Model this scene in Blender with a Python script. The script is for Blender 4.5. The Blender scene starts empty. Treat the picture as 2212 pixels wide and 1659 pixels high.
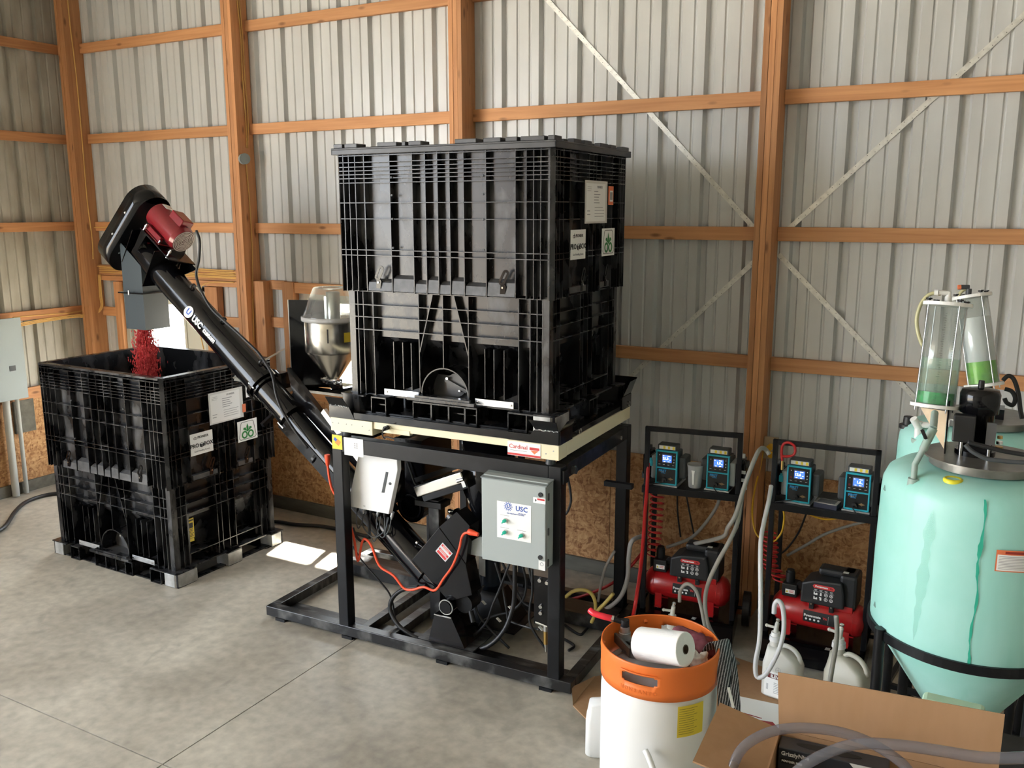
import bpy, bmesh, math, random
from mathutils import Vector, Matrix
R=math.radians; pi=math.pi
rnd=random.Random(7)
SC=bpy.context.scene; COL=SC.collection
# ------------------------------------------------------------ camera, light, exposure
cam_d=bpy.data.cameras.new('camera'); cam=bpy.data.objects.new('camera',cam_d); COL.objects.link(cam); SC.camera=cam
cam_d.sensor_width=36; cam_d.lens=1932.82/2212*36; cam_d.clip_start=.05; cam_d.clip_end=200
yaw,pitch,roll=-.5079,-.1916,-.0012
Fv=Vector((math.sin(yaw)*math.cos(pitch),math.cos(yaw)*math.cos(pitch),math.sin(pitch)))
Rv=Vector((math.cos(yaw),-math.sin(yaw),0)); Uv=Rv.cross(Fv)
Rr=Rv*math.cos(roll)+Uv*math.sin(roll); Ur=-Rv*math.sin(roll)+Uv*math.cos(roll)
M3=Matrix((Rr,Ur,-Fv)).transposed().to_4x4(); M3.translation=Vector((3.3731,-5.9711,2.7322)); cam.matrix_world=M3
W=bpy.data.worlds.new('sky'); SC.world=W; W.use_nodes=True
wn=W.node_tree; wn.nodes.clear()
wo=wn.nodes.new('ShaderNodeOutputWorld'); wb=wn.nodes.new('ShaderNodeBackground'); ws=wn.nodes.new('ShaderNodeTexSky')
ws.sky_type='HOSEK_WILKIE'; ws.sun_direction=Vector((-.3,.55,.75)).normalized(); ws.turbidity=6; ws.ground_albedo=.4
wm=wn.nodes.new('ShaderNodeMixRGB'); wm.inputs[0].default_value=.5; wm.inputs[2].default_value=(.90,.95,1,1)
wn.links.new(ws.outputs[0],wm.inputs[1]); wn.links.new(wm.outputs[0],wb.inputs[0]); wn.links.new(wb.outputs[0],wo.inputs[0])
wb.inputs[1].default_value=11.0
sun_d=bpy.data.lights.new('sun','SUN'); sun_d.energy=60; sun_d.angle=R(1.5); sun_d.color=(1,.95,.86)
sun=bpy.data.objects.new('sun',sun_d); COL.objects.link(sun); sun.location=(-3,6,9)
sun.rotation_euler=Vector((-.22,.80,1.55)).normalized().to_track_quat('Z','Y').to_euler()
def portal(loc,sx,sy,direction):
    d=bpy.data.lights.new('daylight_portal','AREA'); d.shape='RECTANGLE'; d.size=sx; d.size_y=sy; d.cycles.is_portal=True
    o=bpy.data.objects.new('daylight_portal',d); COL.objects.link(o); o.location=loc
    o.rotation_euler=Vector(direction).to_track_quat('-Z','Z').to_euler()
portal((-5.12,-8.3,2.35),7.4,4.7,(1,0,0))
portal((-3.875,.08,1.05),.75,1.68,(0,-1,0))
portal((-1.45,.08,1.62),1.05,.8,(0,-1,0))
SC.view_settings.view_transform='Standard'; SC.view_settings.look='None'; SC.view_settings.gamma=1
SC.view_settings.use_curve_mapping=False; SC.view_settings.exposure=1.02
try:
    SC.cycles.use_denoising=True; SC.cycles.max_bounces=8; SC.cycles.transparent_max_bounces=12
except Exception: pass
# ------------------------------------------------------------ materials
MAT={}
def mat(n,c=(.5,.5,.5),ro=.5,me=0,em=None,es=0,tr=0,ior=1.45,alpha=1,coat=0,spec=.5,n2=None,sc=8,amt=.5,stretch=(1,1,1),bump=0,det=6,ro2=None,lo=.35,hi=.65):
    if n in MAT: return MAT[n]
    m=bpy.data.materials.new(n); m.use_nodes=True; t=m.node_tree; b=t.nodes['Principled BSDF']
    b.inputs['Base Color'].default_value=(*c,1); b.inputs['Roughness'].default_value=ro; b.inputs['Metallic'].default_value=me
    b.inputs['IOR'].default_value=ior; b.inputs['Transmission Weight'].default_value=tr; b.inputs['Alpha'].default_value=alpha
    b.inputs['Coat Weight'].default_value=coat; b.inputs['Specular IOR Level'].default_value=spec
    if em: b.inputs['Emission Color'].default_value=(*em,1); b.inputs['Emission Strength'].default_value=es
    if n2 or bump or ro2 is not None:
        tc=t.nodes.new('ShaderNodeTexCoord'); mp=t.nodes.new('ShaderNodeMapping'); mp.inputs['Scale'].default_value=stretch
        no=t.nodes.new('ShaderNodeTexNoise'); no.inputs['Scale'].default_value=sc; no.inputs['Detail'].default_value=det
        t.links.new(tc.outputs['Object'],mp.inputs[0]); t.links.new(mp.outputs[0],no.inputs['Vector'])
        rp=t.nodes.new('ShaderNodeMapRange'); rp.inputs[1].default_value=lo; rp.inputs[2].default_value=hi; rp.inputs[4].default_value=amt
        t.links.new(no.outputs[0],rp.inputs[0])
        if n2:
            mx=t.nodes.new('ShaderNodeMixRGB'); mx.inputs[1].default_value=(*c,1); mx.inputs[2].default_value=(*n2,1)
            t.links.new(rp.outputs[0],mx.inputs[0]); t.links.new(mx.outputs[0],b.inputs['Base Color'])
        if ro2 is not None:
            r2=t.nodes.new('ShaderNodeMapRange'); r2.inputs[1].default_value=lo; r2.inputs[2].default_value=hi; r2.inputs[3].default_value=ro; r2.inputs[4].default_value=ro2
            t.links.new(no.outputs[0],r2.inputs[0]); t.links.new(r2.outputs[0],b.inputs['Roughness'])
        if bump:
            bp=t.nodes.new('ShaderNodeBump'); bp.inputs['Strength'].default_value=bump; bp.inputs['Distance'].default_value=.01
            t.links.new(no.outputs[0],bp.inputs['Height']); t.links.new(bp.outputs[0],b.inputs['Normal'])
    MAT[n]=m; return m
def wood(n,c1,c2,axis):
    m=mat(n,c1,.62); t=m.node_tree; b=t.nodes['Principled BSDF']
    tc=t.nodes.new('ShaderNodeTexCoord'); oi=t.nodes.new('ShaderNodeObjectInfo'); ad=t.nodes.new('ShaderNodeVectorMath'); ad.operation='MULTIPLY_ADD'
    ad.inputs[1].default_value=(1,1,1); sc=t.nodes.new('ShaderNodeVectorMath'); sc.operation='SCALE'; sc.inputs['Scale'].default_value=17
    cx=t.nodes.new('ShaderNodeCombineXYZ')
    for i in range(3): t.links.new(oi.outputs['Random'],cx.inputs[i])
    t.links.new(cx.outputs[0],sc.inputs[0]); t.links.new(tc.outputs['Object'],ad.inputs[0]); t.links.new(sc.outputs[0],ad.inputs[2])
    mp=t.nodes.new('ShaderNodeMapping'); s=[38,38,38]; s[axis]=1.6; mp.inputs['Scale'].default_value=s
    t.links.new(ad.outputs[0],mp.inputs[0])
    no=t.nodes.new('ShaderNodeTexNoise'); no.inputs['Scale'].default_value=1; no.inputs['Detail'].default_value=5; no.inputs['Distortion'].default_value=.6
    t.links.new(mp.outputs[0],no.inputs['Vector'])
    cr=t.nodes.new('ShaderNodeValToRGB'); cr.color_ramp.elements[0].position=.3; cr.color_ramp.elements[0].color=(*c2,1); cr.color_ramp.elements[1].position=.68; cr.color_ramp.elements[1].color=(*c1,1)
    t.links.new(no.outputs[0],cr.inputs[0])
    mk=t.nodes.new('ShaderNodeMapping'); s=[9,9,9]; s[axis]=3.2; mk.inputs['Scale'].default_value=s; t.links.new(ad.outputs[0],mk.inputs[0])
    vo=t.nodes.new('ShaderNodeTexVoronoi'); vo.inputs['Scale'].default_value=1; t.links.new(mk.outputs[0],vo.inputs['Vector'])
    kr=t.nodes.new('ShaderNodeMapRange'); kr.inputs[1].default_value=.06; kr.inputs[2].default_value=.16; kr.inputs[3].default_value=.75; kr.inputs[4].default_value=0
    t.links.new(vo.outputs['Distance'],kr.inputs[0])
    mx=t.nodes.new('ShaderNodeMixRGB'); mx.inputs[2].default_value=(c2[0]*.35,c2[1]*.3,c2[2]*.3,1)
    t.links.new(kr.outputs[0],mx.inputs[0]); t.links.new(cr.outputs[0],mx.inputs[1])
    hv=t.nodes.new('ShaderNodeHueSaturation'); vr=t.nodes.new('ShaderNodeMapRange'); vr.inputs[3].default_value=.82; vr.inputs[4].default_value=1.15
    t.links.new(oi.outputs['Random'],vr.inputs[0]); t.links.new(vr.outputs[0],hv.inputs['Value']); t.links.new(mx.outputs[0],hv.inputs['Color'])
    t.links.new(hv.outputs[0],b.inputs['Base Color'])
    return m
WX=wood('wood_along_x',(.62,.31,.135),(.48,.215,.085),0)
WY=wood('wood_along_y',(.58,.28,.12),(.44,.19,.075),1)
WZ=wood('wood_upright',(.60,.29,.125),(.44,.19,.075),2)
def osb():
    m=mat('strand_board',(.4,.2,.08),.7); t=m.node_tree; b=t.nodes['Principled BSDF']
    tc=t.nodes.new('ShaderNodeTexCoord'); col=None
    ns=t.nodes.new('ShaderNodeTexNoise'); ns.inputs['Scale'].default_value=6; ns.inputs['Detail'].default_value=3
    t.links.new(tc.outputs['Object'],ns.inputs['Vector'])
    mm=t.nodes.new('ShaderNodeMixRGB'); mm.inputs[0].default_value=.12; t.links.new(tc.outputs['Object'],mm.inputs[1]); t.links.new(ns.outputs[1],mm.inputs[2])
    v=[]
    for k,(s,rz) in enumerate((((30,30,75),.5),((75,75,28),.9))):
        mp=t.nodes.new('ShaderNodeMapping'); mp.inputs['Scale'].default_value=s; mp.inputs['Rotation'].default_value=(0,rz,0)
        t.links.new(mm.outputs[0],mp.inputs[0]); vo=t.nodes.new('ShaderNodeTexVoronoi'); vo.inputs['Scale'].default_value=1.0; t.links.new(mp.outputs[0],vo.inputs['Vector'])
        sp=t.nodes.new('ShaderNodeSeparateColor'); t.links.new(vo.outputs['Color'],sp.inputs[0]); v.append(sp.outputs[0])
    ad=t.nodes.new('ShaderNodeMath'); ad.operation='ADD'; t.links.new(v[0],ad.inputs[0]); t.links.new(v[1],ad.inputs[1])
    hf=t.nodes.new('ShaderNodeMath'); hf.operation='MULTIPLY'; hf.inputs[1].default_value=.5; t.links.new(ad.outputs[0],hf.inputs[0])
    cr=t.nodes.new('ShaderNodeValToRGB'); e=cr.color_ramp.elements; e[0].position=.1; e[0].color=(.24,.10,.035,1); e[1].position=.95; e[1].color=(.60,.36,.17,1)
    x=e.new(.45); x.color=(.42,.215,.085,1)
    t.links.new(hf.outputs[0],cr.inputs[0]); t.links.new(cr.outputs[0],b.inputs['Base Color'])
    return m
OSB=osb()
def streaked(n,base,dark,sc=3,ro=.45,bump=.0,st=(14,14,.8),me=0):
    return mat(n,base,ro,me,n2=dark,sc=sc,stretch=st,amt=.6,bump=bump,det=8)
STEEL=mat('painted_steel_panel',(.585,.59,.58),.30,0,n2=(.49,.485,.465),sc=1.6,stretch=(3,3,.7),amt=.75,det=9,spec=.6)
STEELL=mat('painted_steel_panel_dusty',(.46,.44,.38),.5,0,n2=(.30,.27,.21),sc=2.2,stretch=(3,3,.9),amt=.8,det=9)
def concrete():
    m=mat('concrete',(.5,.47,.4),.55); t=m.node_tree; b=t.nodes['Principled BSDF']
    tc=t.nodes.new('ShaderNodeTexCoord'); geo=t.nodes.new('ShaderNodeNewGeometry')
    def noise(s,d,dist=0):
        n=t.nodes.new('ShaderNodeTexNoise'); n.inputs['Scale'].default_value=s; n.inputs['Detail'].default_value=d; n.inputs['Distortion'].default_value=dist
        t.links.new(geo.outputs['Position'],n.inputs['Vector']); return n
    a=noise(1.1,9,.4); c=noise(14,8); d=noise(3.2,6,1.2)
    cr=t.nodes.new('ShaderNodeValToRGB'); e=cr.color_ramp.elements; e[0].position=.32; e[0].color=(.345,.315,.262,1); e[1].position=.66; e[1].color=(.535,.50,.425,1)
    t.links.new(a.outputs[0],cr.inputs[0])
    r2=t.nodes.new('ShaderNodeMapRange'); r2.inputs[1].default_value=.3; r2.inputs[2].default_value=.75; r2.inputs[3].default_value=.78; r2.inputs[4].default_value=1.12
    t.links.new(c.outputs[0],r2.inputs[0]); hv=t.nodes.new('ShaderNodeHueSaturation'); t.links.new(cr.outputs[0],hv.inputs['Color']); t.links.new(r2.outputs[0],hv.inputs['Value'])
    r3=t.nodes.new('ShaderNodeMapRange'); r3.inputs[1].default_value=.58; r3.inputs[2].default_value=.72; r3.inputs[4].default_value=.38
    t.links.new(d.outputs[0],r3.inputs[0]); mx=t.nodes.new('ShaderNodeMixRGB'); mx.inputs[2].default_value=(.20,.185,.165,1)
    t.links.new(r3.outputs[0],mx.inputs[0]); t.links.new(hv.outputs[0],mx.inputs[1]); t.links.new(mx.outputs[0],b.inputs['Base Color'])
    r4=t.nodes.new('ShaderNodeMapRange'); r4.inputs[1].default_value=.3; r4.inputs[2].default_value=.7; r4.inputs[3].default_value=.32; r4.inputs[4].default_value=.6
    t.links.new(a.outputs[0],r4.inputs[0]); t.links.new(r4.outputs[0],b.inputs['Roughness'])
    bp=t.nodes.new('ShaderNodeBump'); bp.inputs['Strength'].default_value=.12; bp.inputs['Distance'].default_value=.004; t.links.new(c.outputs[0],bp.inputs['Height']); t.links.new(bp.outputs[0],b.inputs['Normal'])
    return m
CONC=concrete()
BLKP=mat('black_moulded_plastic',(.006,.006,.007),.26,n2=(.15,.15,.155),sc=5.5,amt=.75,det=12,ro2=.5,stretch=(1.6,1.6,.8),lo=.48,hi=.82,spec=.6)
BLKM=mat('black_gloss_paint',(.003,.003,.004),.08,coat=.1,spec=.40,n2=(.008,.008,.009),sc=9,amt=.6,ro2=.2)
BLKF=mat('black_frame_paint',(.006,.0065,.008),.36,spec=.35,n2=(.016,.017,.019),sc=12,amt=.6,ro2=.55,det=10,lo=.5,hi=.75)
BLKW=mat('worn_black_frame',(.012,.012,.013),.28,n2=(.16,.16,.155),sc=7,amt=.9,ro2=.5,det=12,lo=.5,hi=.75,stretch=(1,3,1))
BLKR=mat('black_rubber',(.014,.014,.015),.45)
DKG=mat('dark_grey_plastic',(.05,.055,.06),.45)
GALV=mat('galvanised_steel',(.62,.64,.66),.34,.85,n2=(.42,.44,.47),sc=30,amt=.7)
ALUM=mat('bare_aluminium',(.62,.62,.60),.30,.9)
STRAP=mat('perforated_brace_steel',(.74,.73,.68),.4,.35,n2=(.5,.49,.44),sc=30,amt=.6)
STAIN=mat('stainless_steel',(.66,.63,.57),.24,1)
CHR=mat('chrome',(.8,.8,.8),.12,1)
BRASS=mat('brass',(.55,.36,.12),.3,1)
GREY=mat('grey_cabinet_paint',(.36,.40,.395),.4)
GREYD=mat('grey_panel_paint',(.30,.345,.35),.45)
SPOUT=mat('slate_spout_paint',(.045,.06,.072),.32)
CREAM=mat('cream_enamel',(.80,.73,.52),.4)
WHT=mat('white_plastic',(.80,.80,.78),.38)
WHTP=mat('white_paper',(.86,.86,.84),.6)
WHTB=mat('white_box_paint',(.82,.83,.84),.4)
JUG=mat('jug_plastic',(.66,.655,.60),.4)
JUG2=mat('jug_plastic_yellowed',(.52,.50,.42),.42)
REDM=mat('red_motor_paint',(.20,.012,.018),.22,coat=.4)
REDT=mat('red_tank_paint',(.42,.012,.014),.28,coat=.3)
REDH=mat('red_hose_rubber',(.45,.015,.015),.35)
ORNG=mat('orange_plastic',(.82,.19,.035),.42)
ORC=mat('orange_cord',(.90,.10,.04),.4)
YEL=mat('yellow_plastic',(.75,.68,.04),.4)
YELC=mat('yellow_cable',(.70,.42,.13),.45)
YELH=mat('yellow_hose',(.50,.38,.10),.4)
YEL2=mat('yellow_cord',(.75,.42,.02),.4)
CARD=mat('cardboard',(.41,.24,.13),.75,n2=(.37,.21,.105),sc=40,amt=.5,stretch=(1,1,.1))
CARDI=mat('cardboard_inner',(.39,.23,.125),.75,n2=(.35,.20,.10),sc=40,amt=.5)
CLR=mat('clear_vinyl',(.92,.92,.90),.12,tr=.85,ior=1.18,alpha=.75)
CLRW=mat('cloudy_vinyl',(.40,.39,.35),.3,tr=.2,ior=1.3)
def thin(n,tint,dif,dc=(.8,.8,.8),ro=.06):
    m=bpy.data.materials.new(n); m.use_nodes=True; t=m.node_tree; t.nodes.clear(); o=t.nodes.new('ShaderNodeOutputMaterial')
    tr=t.nodes.new('ShaderNodeBsdfTransparent'); tr.inputs[0].default_value=(*tint,1); g=t.nodes.new('ShaderNodeBsdfGlossy'); g.inputs['Roughness'].default_value=ro
    d=t.nodes.new('ShaderNodeBsdfDiffuse'); d.inputs[0].default_value=(*dc,1); lw=t.nodes.new('ShaderNodeLayerWeight'); lw.inputs[0].default_value=.5; pw=t.nodes.new('ShaderNodeMath'); pw.operation='POWER'; pw.inputs[1].default_value=4; t.links.new(lw.outputs['Facing'],pw.inputs[0]); f=t.nodes.new('ShaderNodeMapRange'); f.inputs[3].default_value=.045; f.inputs[4].default_value=.8; t.links.new(pw.outputs[0],f.inputs[0])
    a_=t.nodes.new('ShaderNodeMixShader'); a_.inputs[0].default_value=dif; b_=t.nodes.new('ShaderNodeMixShader')
    t.links.new(tr.outputs[0],a_.inputs[1]); t.links.new(d.outputs[0],a_.inputs[2]); t.links.new(f.outputs[0],b_.inputs[0]); t.links.new(a_.outputs[0],b_.inputs[1]); t.links.new(g.outputs[0],b_.inputs[2]); t.links.new(b_.outputs[0],o.inputs[0]); MAT[n]=m; return m
GLASS=thin('clear_acrylic',(.93,.95,.94),.07)
WINDOW=thin('window_glass',(.97,.98,.98),.02,ro=.02)
TEAL=mat('teal_casing',(.02,.36,.48),.4)
SCR=mat('lit_blue_screen',(.02,.06,.4),.3,em=(.05,.14,.9),es=1.1)
SCRT=mat('lit_screen_text',(.9,.9,1),.3,em=(.85,.9,1),es=1.6)
BLUET=mat('blue_print',(.03,.10,.45),.5)
CYANT=mat('cyan_print',(.03,.28,.60),.5)
REDP=mat('red_print',(.62,.05,.05),.5)
BLKT=mat('black_print',(.02,.02,.02),.6)
GRYT=mat('grey_print',(.35,.35,.36),.6)
GREENP=mat('green_print',(.02,.22,.05),.5)
YELP=mat('yellow_label',(.78,.60,.05),.5)
ORP=mat('orange_print',(.80,.20,.08),.5)
GRNK=mat('green_switch',(.01,.30,.20),.25,em=(.02,.6,.4),es=.15)
SEED=mat('red_treated_seed',(.55,.03,.045),.45,n2=(.75,.10,.10),sc=60,amt=1)
MOTB=mat('dark_blue_motor',(.010,.016,.028),.3)
CLOTH=mat('maroon_cloth',(.17,.035,.055),.85,n2=(.28,.10,.12),sc=25,amt=.8,bump=.6)
TREAT=mat('weathered_treated_board',(.15,.14,.115),.75,n2=(.10,.095,.075),sc=6,stretch=(.6,3,3),amt=.9)
DIRT=mat('gravel_ground',(.36,.33,.27),.9,n2=(.22,.20,.17),sc=6,amt=1)
SIDING=mat('outer_siding',(.5,.5,.48),.5)
BIEGE=mat('door_paint',(.58,.55,.45),.5)
MESH=mat('woven_black_strap',(.02,.02,.022),.4)
# woven strap stripes
def stripes(m,c1,c2,sc,axis):
    t=m.node_tree; b=t.nodes['Principled BSDF']; tc=t.nodes.new('ShaderNodeTexCoord'); w=t.nodes.new('ShaderNodeTexWave'); w.bands_direction=axis
    w.inputs['Scale'].default_value=sc; w.inputs['Distortion'].default_value=1.5; w.inputs['Detail'].default_value=3; w.inputs['Detail Scale'].default_value=3
    cr=t.nodes.new('ShaderNodeValToRGB'); cr.color_ramp.elements[0].position=.55; cr.color_ramp.elements[0].color=(*c1,1); cr.color_ramp.elements[1].position=.9; cr.color_ramp.elements[1].color=(*c2,1)
    t.links.new(tc.outputs['Object'],w.inputs['Vector']); t.links.new(w.outputs[0],cr.inputs[0]); t.links.new(cr.outputs[0],b.inputs['Base Color'])
stripes(MESH,(.018,.018,.02),(.42,.42,.44),34,'X')
def tankmat():
    m=mat('mint_tank_plastic',(.26,.66,.53),.42); t=m.node_tree; b=t.nodes['Principled BSDF']
    b.inputs['Subsurface Weight'].default_value=.0
    tc=t.nodes.new('ShaderNodeTexCoord'); mp=t.nodes.new('ShaderNodeMapping'); mp.inputs['Scale'].default_value=(7,7,.7)
    n=t.nodes.new('ShaderNodeTexNoise'); n.inputs['Scale'].default_value=1.0; n.inputs['Detail'].default_value=6; n.inputs['Distortion'].default_value=.3
    t.links.new(tc.outputs['Object'],mp.inputs[0]); t.links.new(mp.outputs[0],n.inputs['Vector'])
    r=t.nodes.new('ShaderNodeMapRange'); r.inputs[1].default_value=.5; r.inputs[2].default_value=.78; r.inputs[4].default_value=.6; t.links.new(n.outputs[0],r.inputs[0])
    n2=t.nodes.new('ShaderNodeTexNoise'); n2.inputs['Scale'].default_value=4; n2.inputs['Detail'].default_value=5; t.links.new(tc.outputs['Object'],n2.inputs['Vector'])
    r2=t.nodes.new('ShaderNodeMapRange'); r2.inputs[1].default_value=.4; r2.inputs[2].default_value=.75; r2.inputs[4].default_value=.5; t.links.new(n2.outputs[0],r2.inputs[0])
    mu=t.nodes.new('ShaderNodeMath'); mu.operation='MAXIMUM'; t.links.new(r.outputs[0],mu.inputs[0]); t.links.new(r2.outputs[0],mu.inputs[1])
    mx=t.nodes.new('ShaderNodeMixRGB'); mx.inputs[1].default_value=(.38,.70,.64,1); mx.inputs[2].default_value=(.22,.58,.48,1)
    t.links.new(mu.outputs[0],mx.inputs[0]); t.links.new(mx.outputs[0],b.inputs['Base Color'])
    return m
TANK=tankmat()
STREAK=mat('green_drip_stain',(.03,.40,.27),.4)
# ------------------------------------------------------------ geometry helpers
I4=Matrix.Identity(4)
class MB:
    def __init__(s,M=None): s.v=[]; s.f=[]; s.sm=[]; s.M=M or I4
    def add(s,vs,fs,smooth=False,M=None):
        M=s.M@(M or I4); n=len(s.v)
        s.v+=[tuple(M@Vector(p)) for p in vs]; s.f+=[tuple(i+n for i in f) for f in fs]; s.sm+=[smooth]*len(fs); return s
    def box(s,x0,x1,y0,y1,z0,z1,M=None):
        if x0>x1:x0,x1=x1,x0
        if y0>y1:y0,y1=y1,y0
        if z0>z1:z0,z1=z1,z0
        return s.add([(x0,y0,z0),(x1,y0,z0),(x1,y1,z0),(x0,y1,z0),(x0,y0,z1),(x1,y0,z1),(x1,y1,z1),(x0,y1,z1)],
            [(0,3,2,1),(4,5,6,7),(0,1,5,4),(1,2,6,5),(2,3,7,6),(3,0,4,7)],False,M)
    def cb(s,c,d,M=None): return s.box(c[0]-d[0]/2,c[0]+d[0]/2,c[1]-d[1]/2,c[1]+d[1]/2,c[2]-d[2]/2,c[2]+d[2]/2,M)
    def bar(s,p,q,w,h,up=(0,0,1)):
        p=Vector(p);q=Vector(q);a=(q-p); L=a.length; a.normalize(); u=Vector(up)
        if abs(a.dot(u))>.98: u=Vector((0,1,0))
        x=a.cross(u).normalized(); z=x.cross(a); M=Matrix((x,a,z)).transposed().to_4x4(); M.translation=p
        return s.box(-w/2,w/2,0,L,-h/2,h/2,M)
    def cyl(s,p,q,r0,r1=None,n=16,caps=True,smooth=True):
        r1=r0 if r1 is None else r1; p=Vector(p);q=Vector(q);a=(q-p).normalized()
        u=Vector((0,0,1)) if abs(a.z)<.9 else Vector((1,0,0)); x=a.cross(u).normalized(); y=a.cross(x)
        vs=[];fs=[]
        for k,(c,r) in enumerate(((p,r0),(q,r1))):
            for i in range(n):
                t=2*pi*i/n; vs.append(tuple(c+x*math.cos(t)*r+y*math.sin(t)*r))
        fs=[(i,(i+1)%n,n+(i+1)%n,n+i) for i in range(n)]
        s.add(vs,fs,smooth)
        if caps:
            s.add(vs[:n],[tuple(range(n))[::-1]]); s.add(vs[n:],[tuple(range(n))])
        return s
    def ring(s,p,q,ro,ri,n=24):
        p=Vector(p);q=Vector(q);a=(q-p).normalized(); u=Vector((0,0,1)) if abs(a.z)<.9 else Vector((1,0,0)); x=a.cross(u).normalized(); y=a.cross(x)
        vs=[]
        for c,r in ((p,ro),(q,ro),(q,ri),(p,ri)):
            for i in range(n): t=2*pi*i/n; vs.append(tuple(c+x*math.cos(t)*r+y*math.sin(t)*r))
        fs=[]
        for k in range(4):
            for i in range(n): fs.append((k*n+i,k*n+(i+1)%n,((k+1)%4)*n+(i+1)%n,((k+1)%4)*n+i))
        return s.add(vs,fs,False)
    def lathe(s,prof,c=(0,0,0),n=32,M=None,a0=0,a1=2*pi,smooth=True):
        full=abs(a1-a0-2*pi)<1e-6; m=n if full else n+1; vs=[];fs=[]
        for r,z in prof:
            for i in range(m):
                t=a0+(a1-a0)*i/n; vs.append((c[0]+r*math.cos(t),c[1]+r*math.sin(t),c[2]+z))
        for k in range(len(prof)-1):
            for i in range(n):
                j=(i+1)%m; fs.append((k*m+i,k*m+j,(k+1)*m+j,(k+1)*m+i))
        return s.add(vs,fs,smooth,M)
    def tube(s,pts,r,n=8,sub=5,caps=True):
        P=smoothline(pts,sub); N=len(P); vs=[];fs=[]; px=None
        for k,p in enumerate(P):
            a=(P[min(k+1,N-1)]-P[max(k-1,0)]).normalized()
            if px is None:
                u=Vector((0,0,1)) if abs(a.z)<.9 else Vector((1,0,0)); px=a.cross(u).normalized()
            else: px=(px-a*px.dot(a)).normalized()
            py=a.cross(px)
            for i in range(n): t=2*pi*i/n; vs.append(tuple(p+px*math.cos(t)*r+py*math.sin(t)*r))
        for k in range(N-1):
            for i in range(n): fs.append((k*n+i,k*n+(i+1)%n,(k+1)*n+(i+1)%n,(k+1)*n+i))
        if caps: fs.append(tuple(range(n))[::-1]); fs.append(tuple(range((N-1)*n,N*n)))
        return s.add(vs,fs,True)
    def prism(s,poly,h0,h1,M=None,smooth=False):
        n=len(poly); vs=[(x,y,h0) for x,y in poly]+[(x,y,h1) for x,y in poly]
        fs=[tuple(range(n))[::-1],tuple(range(n,2*n))]+[(i,(i+1)%n,n+(i+1)%n,n+i) for i in range(n)]
        return s.add(vs,fs,smooth,M)
    def sphere(s,c,r,n=12,m=8,sz=1,M=None):
        prof=[(max(1e-4,r*math.sin(pi*k/m)),-r*sz*math.cos(pi*k/m)) for k in range(m+1)]
        return s.lathe(prof,c,n,M)
    def build(s,name,material,parent=None,world=False,bevel=0,kind=None,label=None):
        me=bpy.data.meshes.new(name); V=s.v
        o=bpy.data.objects.new(name,me); COL.objects.link(o)
        if parent is not None:
            o.parent=parent
            if world: Wi=wmat(parent).inverted(); V=[tuple(Wi@Vector(p)) for p in V]
        # origin to the centre of the part
        lo=[min(p[i] for p in V) for i in range(3)]; hi=[max(p[i] for p in V) for i in range(3)]
        c=[(lo[0]+hi[0])/2,(lo[1]+hi[1])/2,lo[2]]
        V=[(p[0]-c[0],p[1]-c[1],p[2]-c[2]) for p in V]; o.location=c
        me.from_pydata(V,[],s.f); me.validate()
        if len(me.polygons)==len(s.sm): me.polygons.foreach_set('use_smooth',s.sm)
        if material is not None: me.materials.append(material)
        bm=bmesh.new(); bm.from_mesh(me); bmesh.ops.recalc_face_normals(bm,faces=bm.faces); bm.to_mesh(me); bm.free()
        if bevel:
            b=o.modifiers.new('bevel','BEVEL'); b.width=bevel; b.segments=2; b.limit_method='ANGLE'
        if kind: o['kind']=kind
        if label: o['label']=label
        return o
def wmat(o):
    M=o.matrix_basis.copy() if o.parent is None else wmat(o.parent)@o.matrix_basis
    return M
def smoothline(pts,sub=5):
    P=[Vector(p) for p in pts]
    if len(P)<3 or sub<2: return P
    out=[]
    for i in range(len(P)-1):
        p0=P[max(i-1,0)];p1=P[i];p2=P[i+1];p3=P[min(i+2,len(P)-1)]
        for k in range(sub):
            t=k/sub; out.append(.5*((2*p1)+(-p0+p2)*t+(2*p0-5*p1+4*p2-p3)*t*t+(-p0+3*p1-3*p2+p3)*t**3))
    out.append(P[-1]); return out
def thing(name,label,cat,loc=(0,0,0),rz=0,group=None,M=None):
    o=bpy.data.objects.new(name,None); COL.objects.link(o); o.empty_display_size=.1
    if M is not None: o.matrix_world=M; o.matrix_basis=M
    else: o.location=loc; o.rotation_euler=(0,0,rz)
    o['label']=label; o['category']=cat
    if group: o['group']=group
    return o
def tag(o,label,cat,group=None):
    o['label']=label; o['category']=cat
    if group: o['group']=group
    return o
def struct(name):
    o=bpy.data.objects.new(name,None); COL.objects.link(o); o['kind']='structure'; return o
def dup(src,parent,loc=None,M=None,label=None):
    c=src.copy(); COL.objects.link(c); c.parent=parent
    if M is not None: c.matrix_basis=M
    elif loc is not None: c.location=loc
    if label: c['label']=label
    return c
def frame(o,x,z):
    "matrix whose X = x, Y = z(up on the face), Z = outward normal"
    x=Vector(x).normalized(); z=Vector(z).normalized(); n=x.cross(z).normalized(); y=n.cross(x)
    M=Matrix((x,y,n)).transposed().to_4x4(); M.translation=Vector(o); return M
TXT={}
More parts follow.
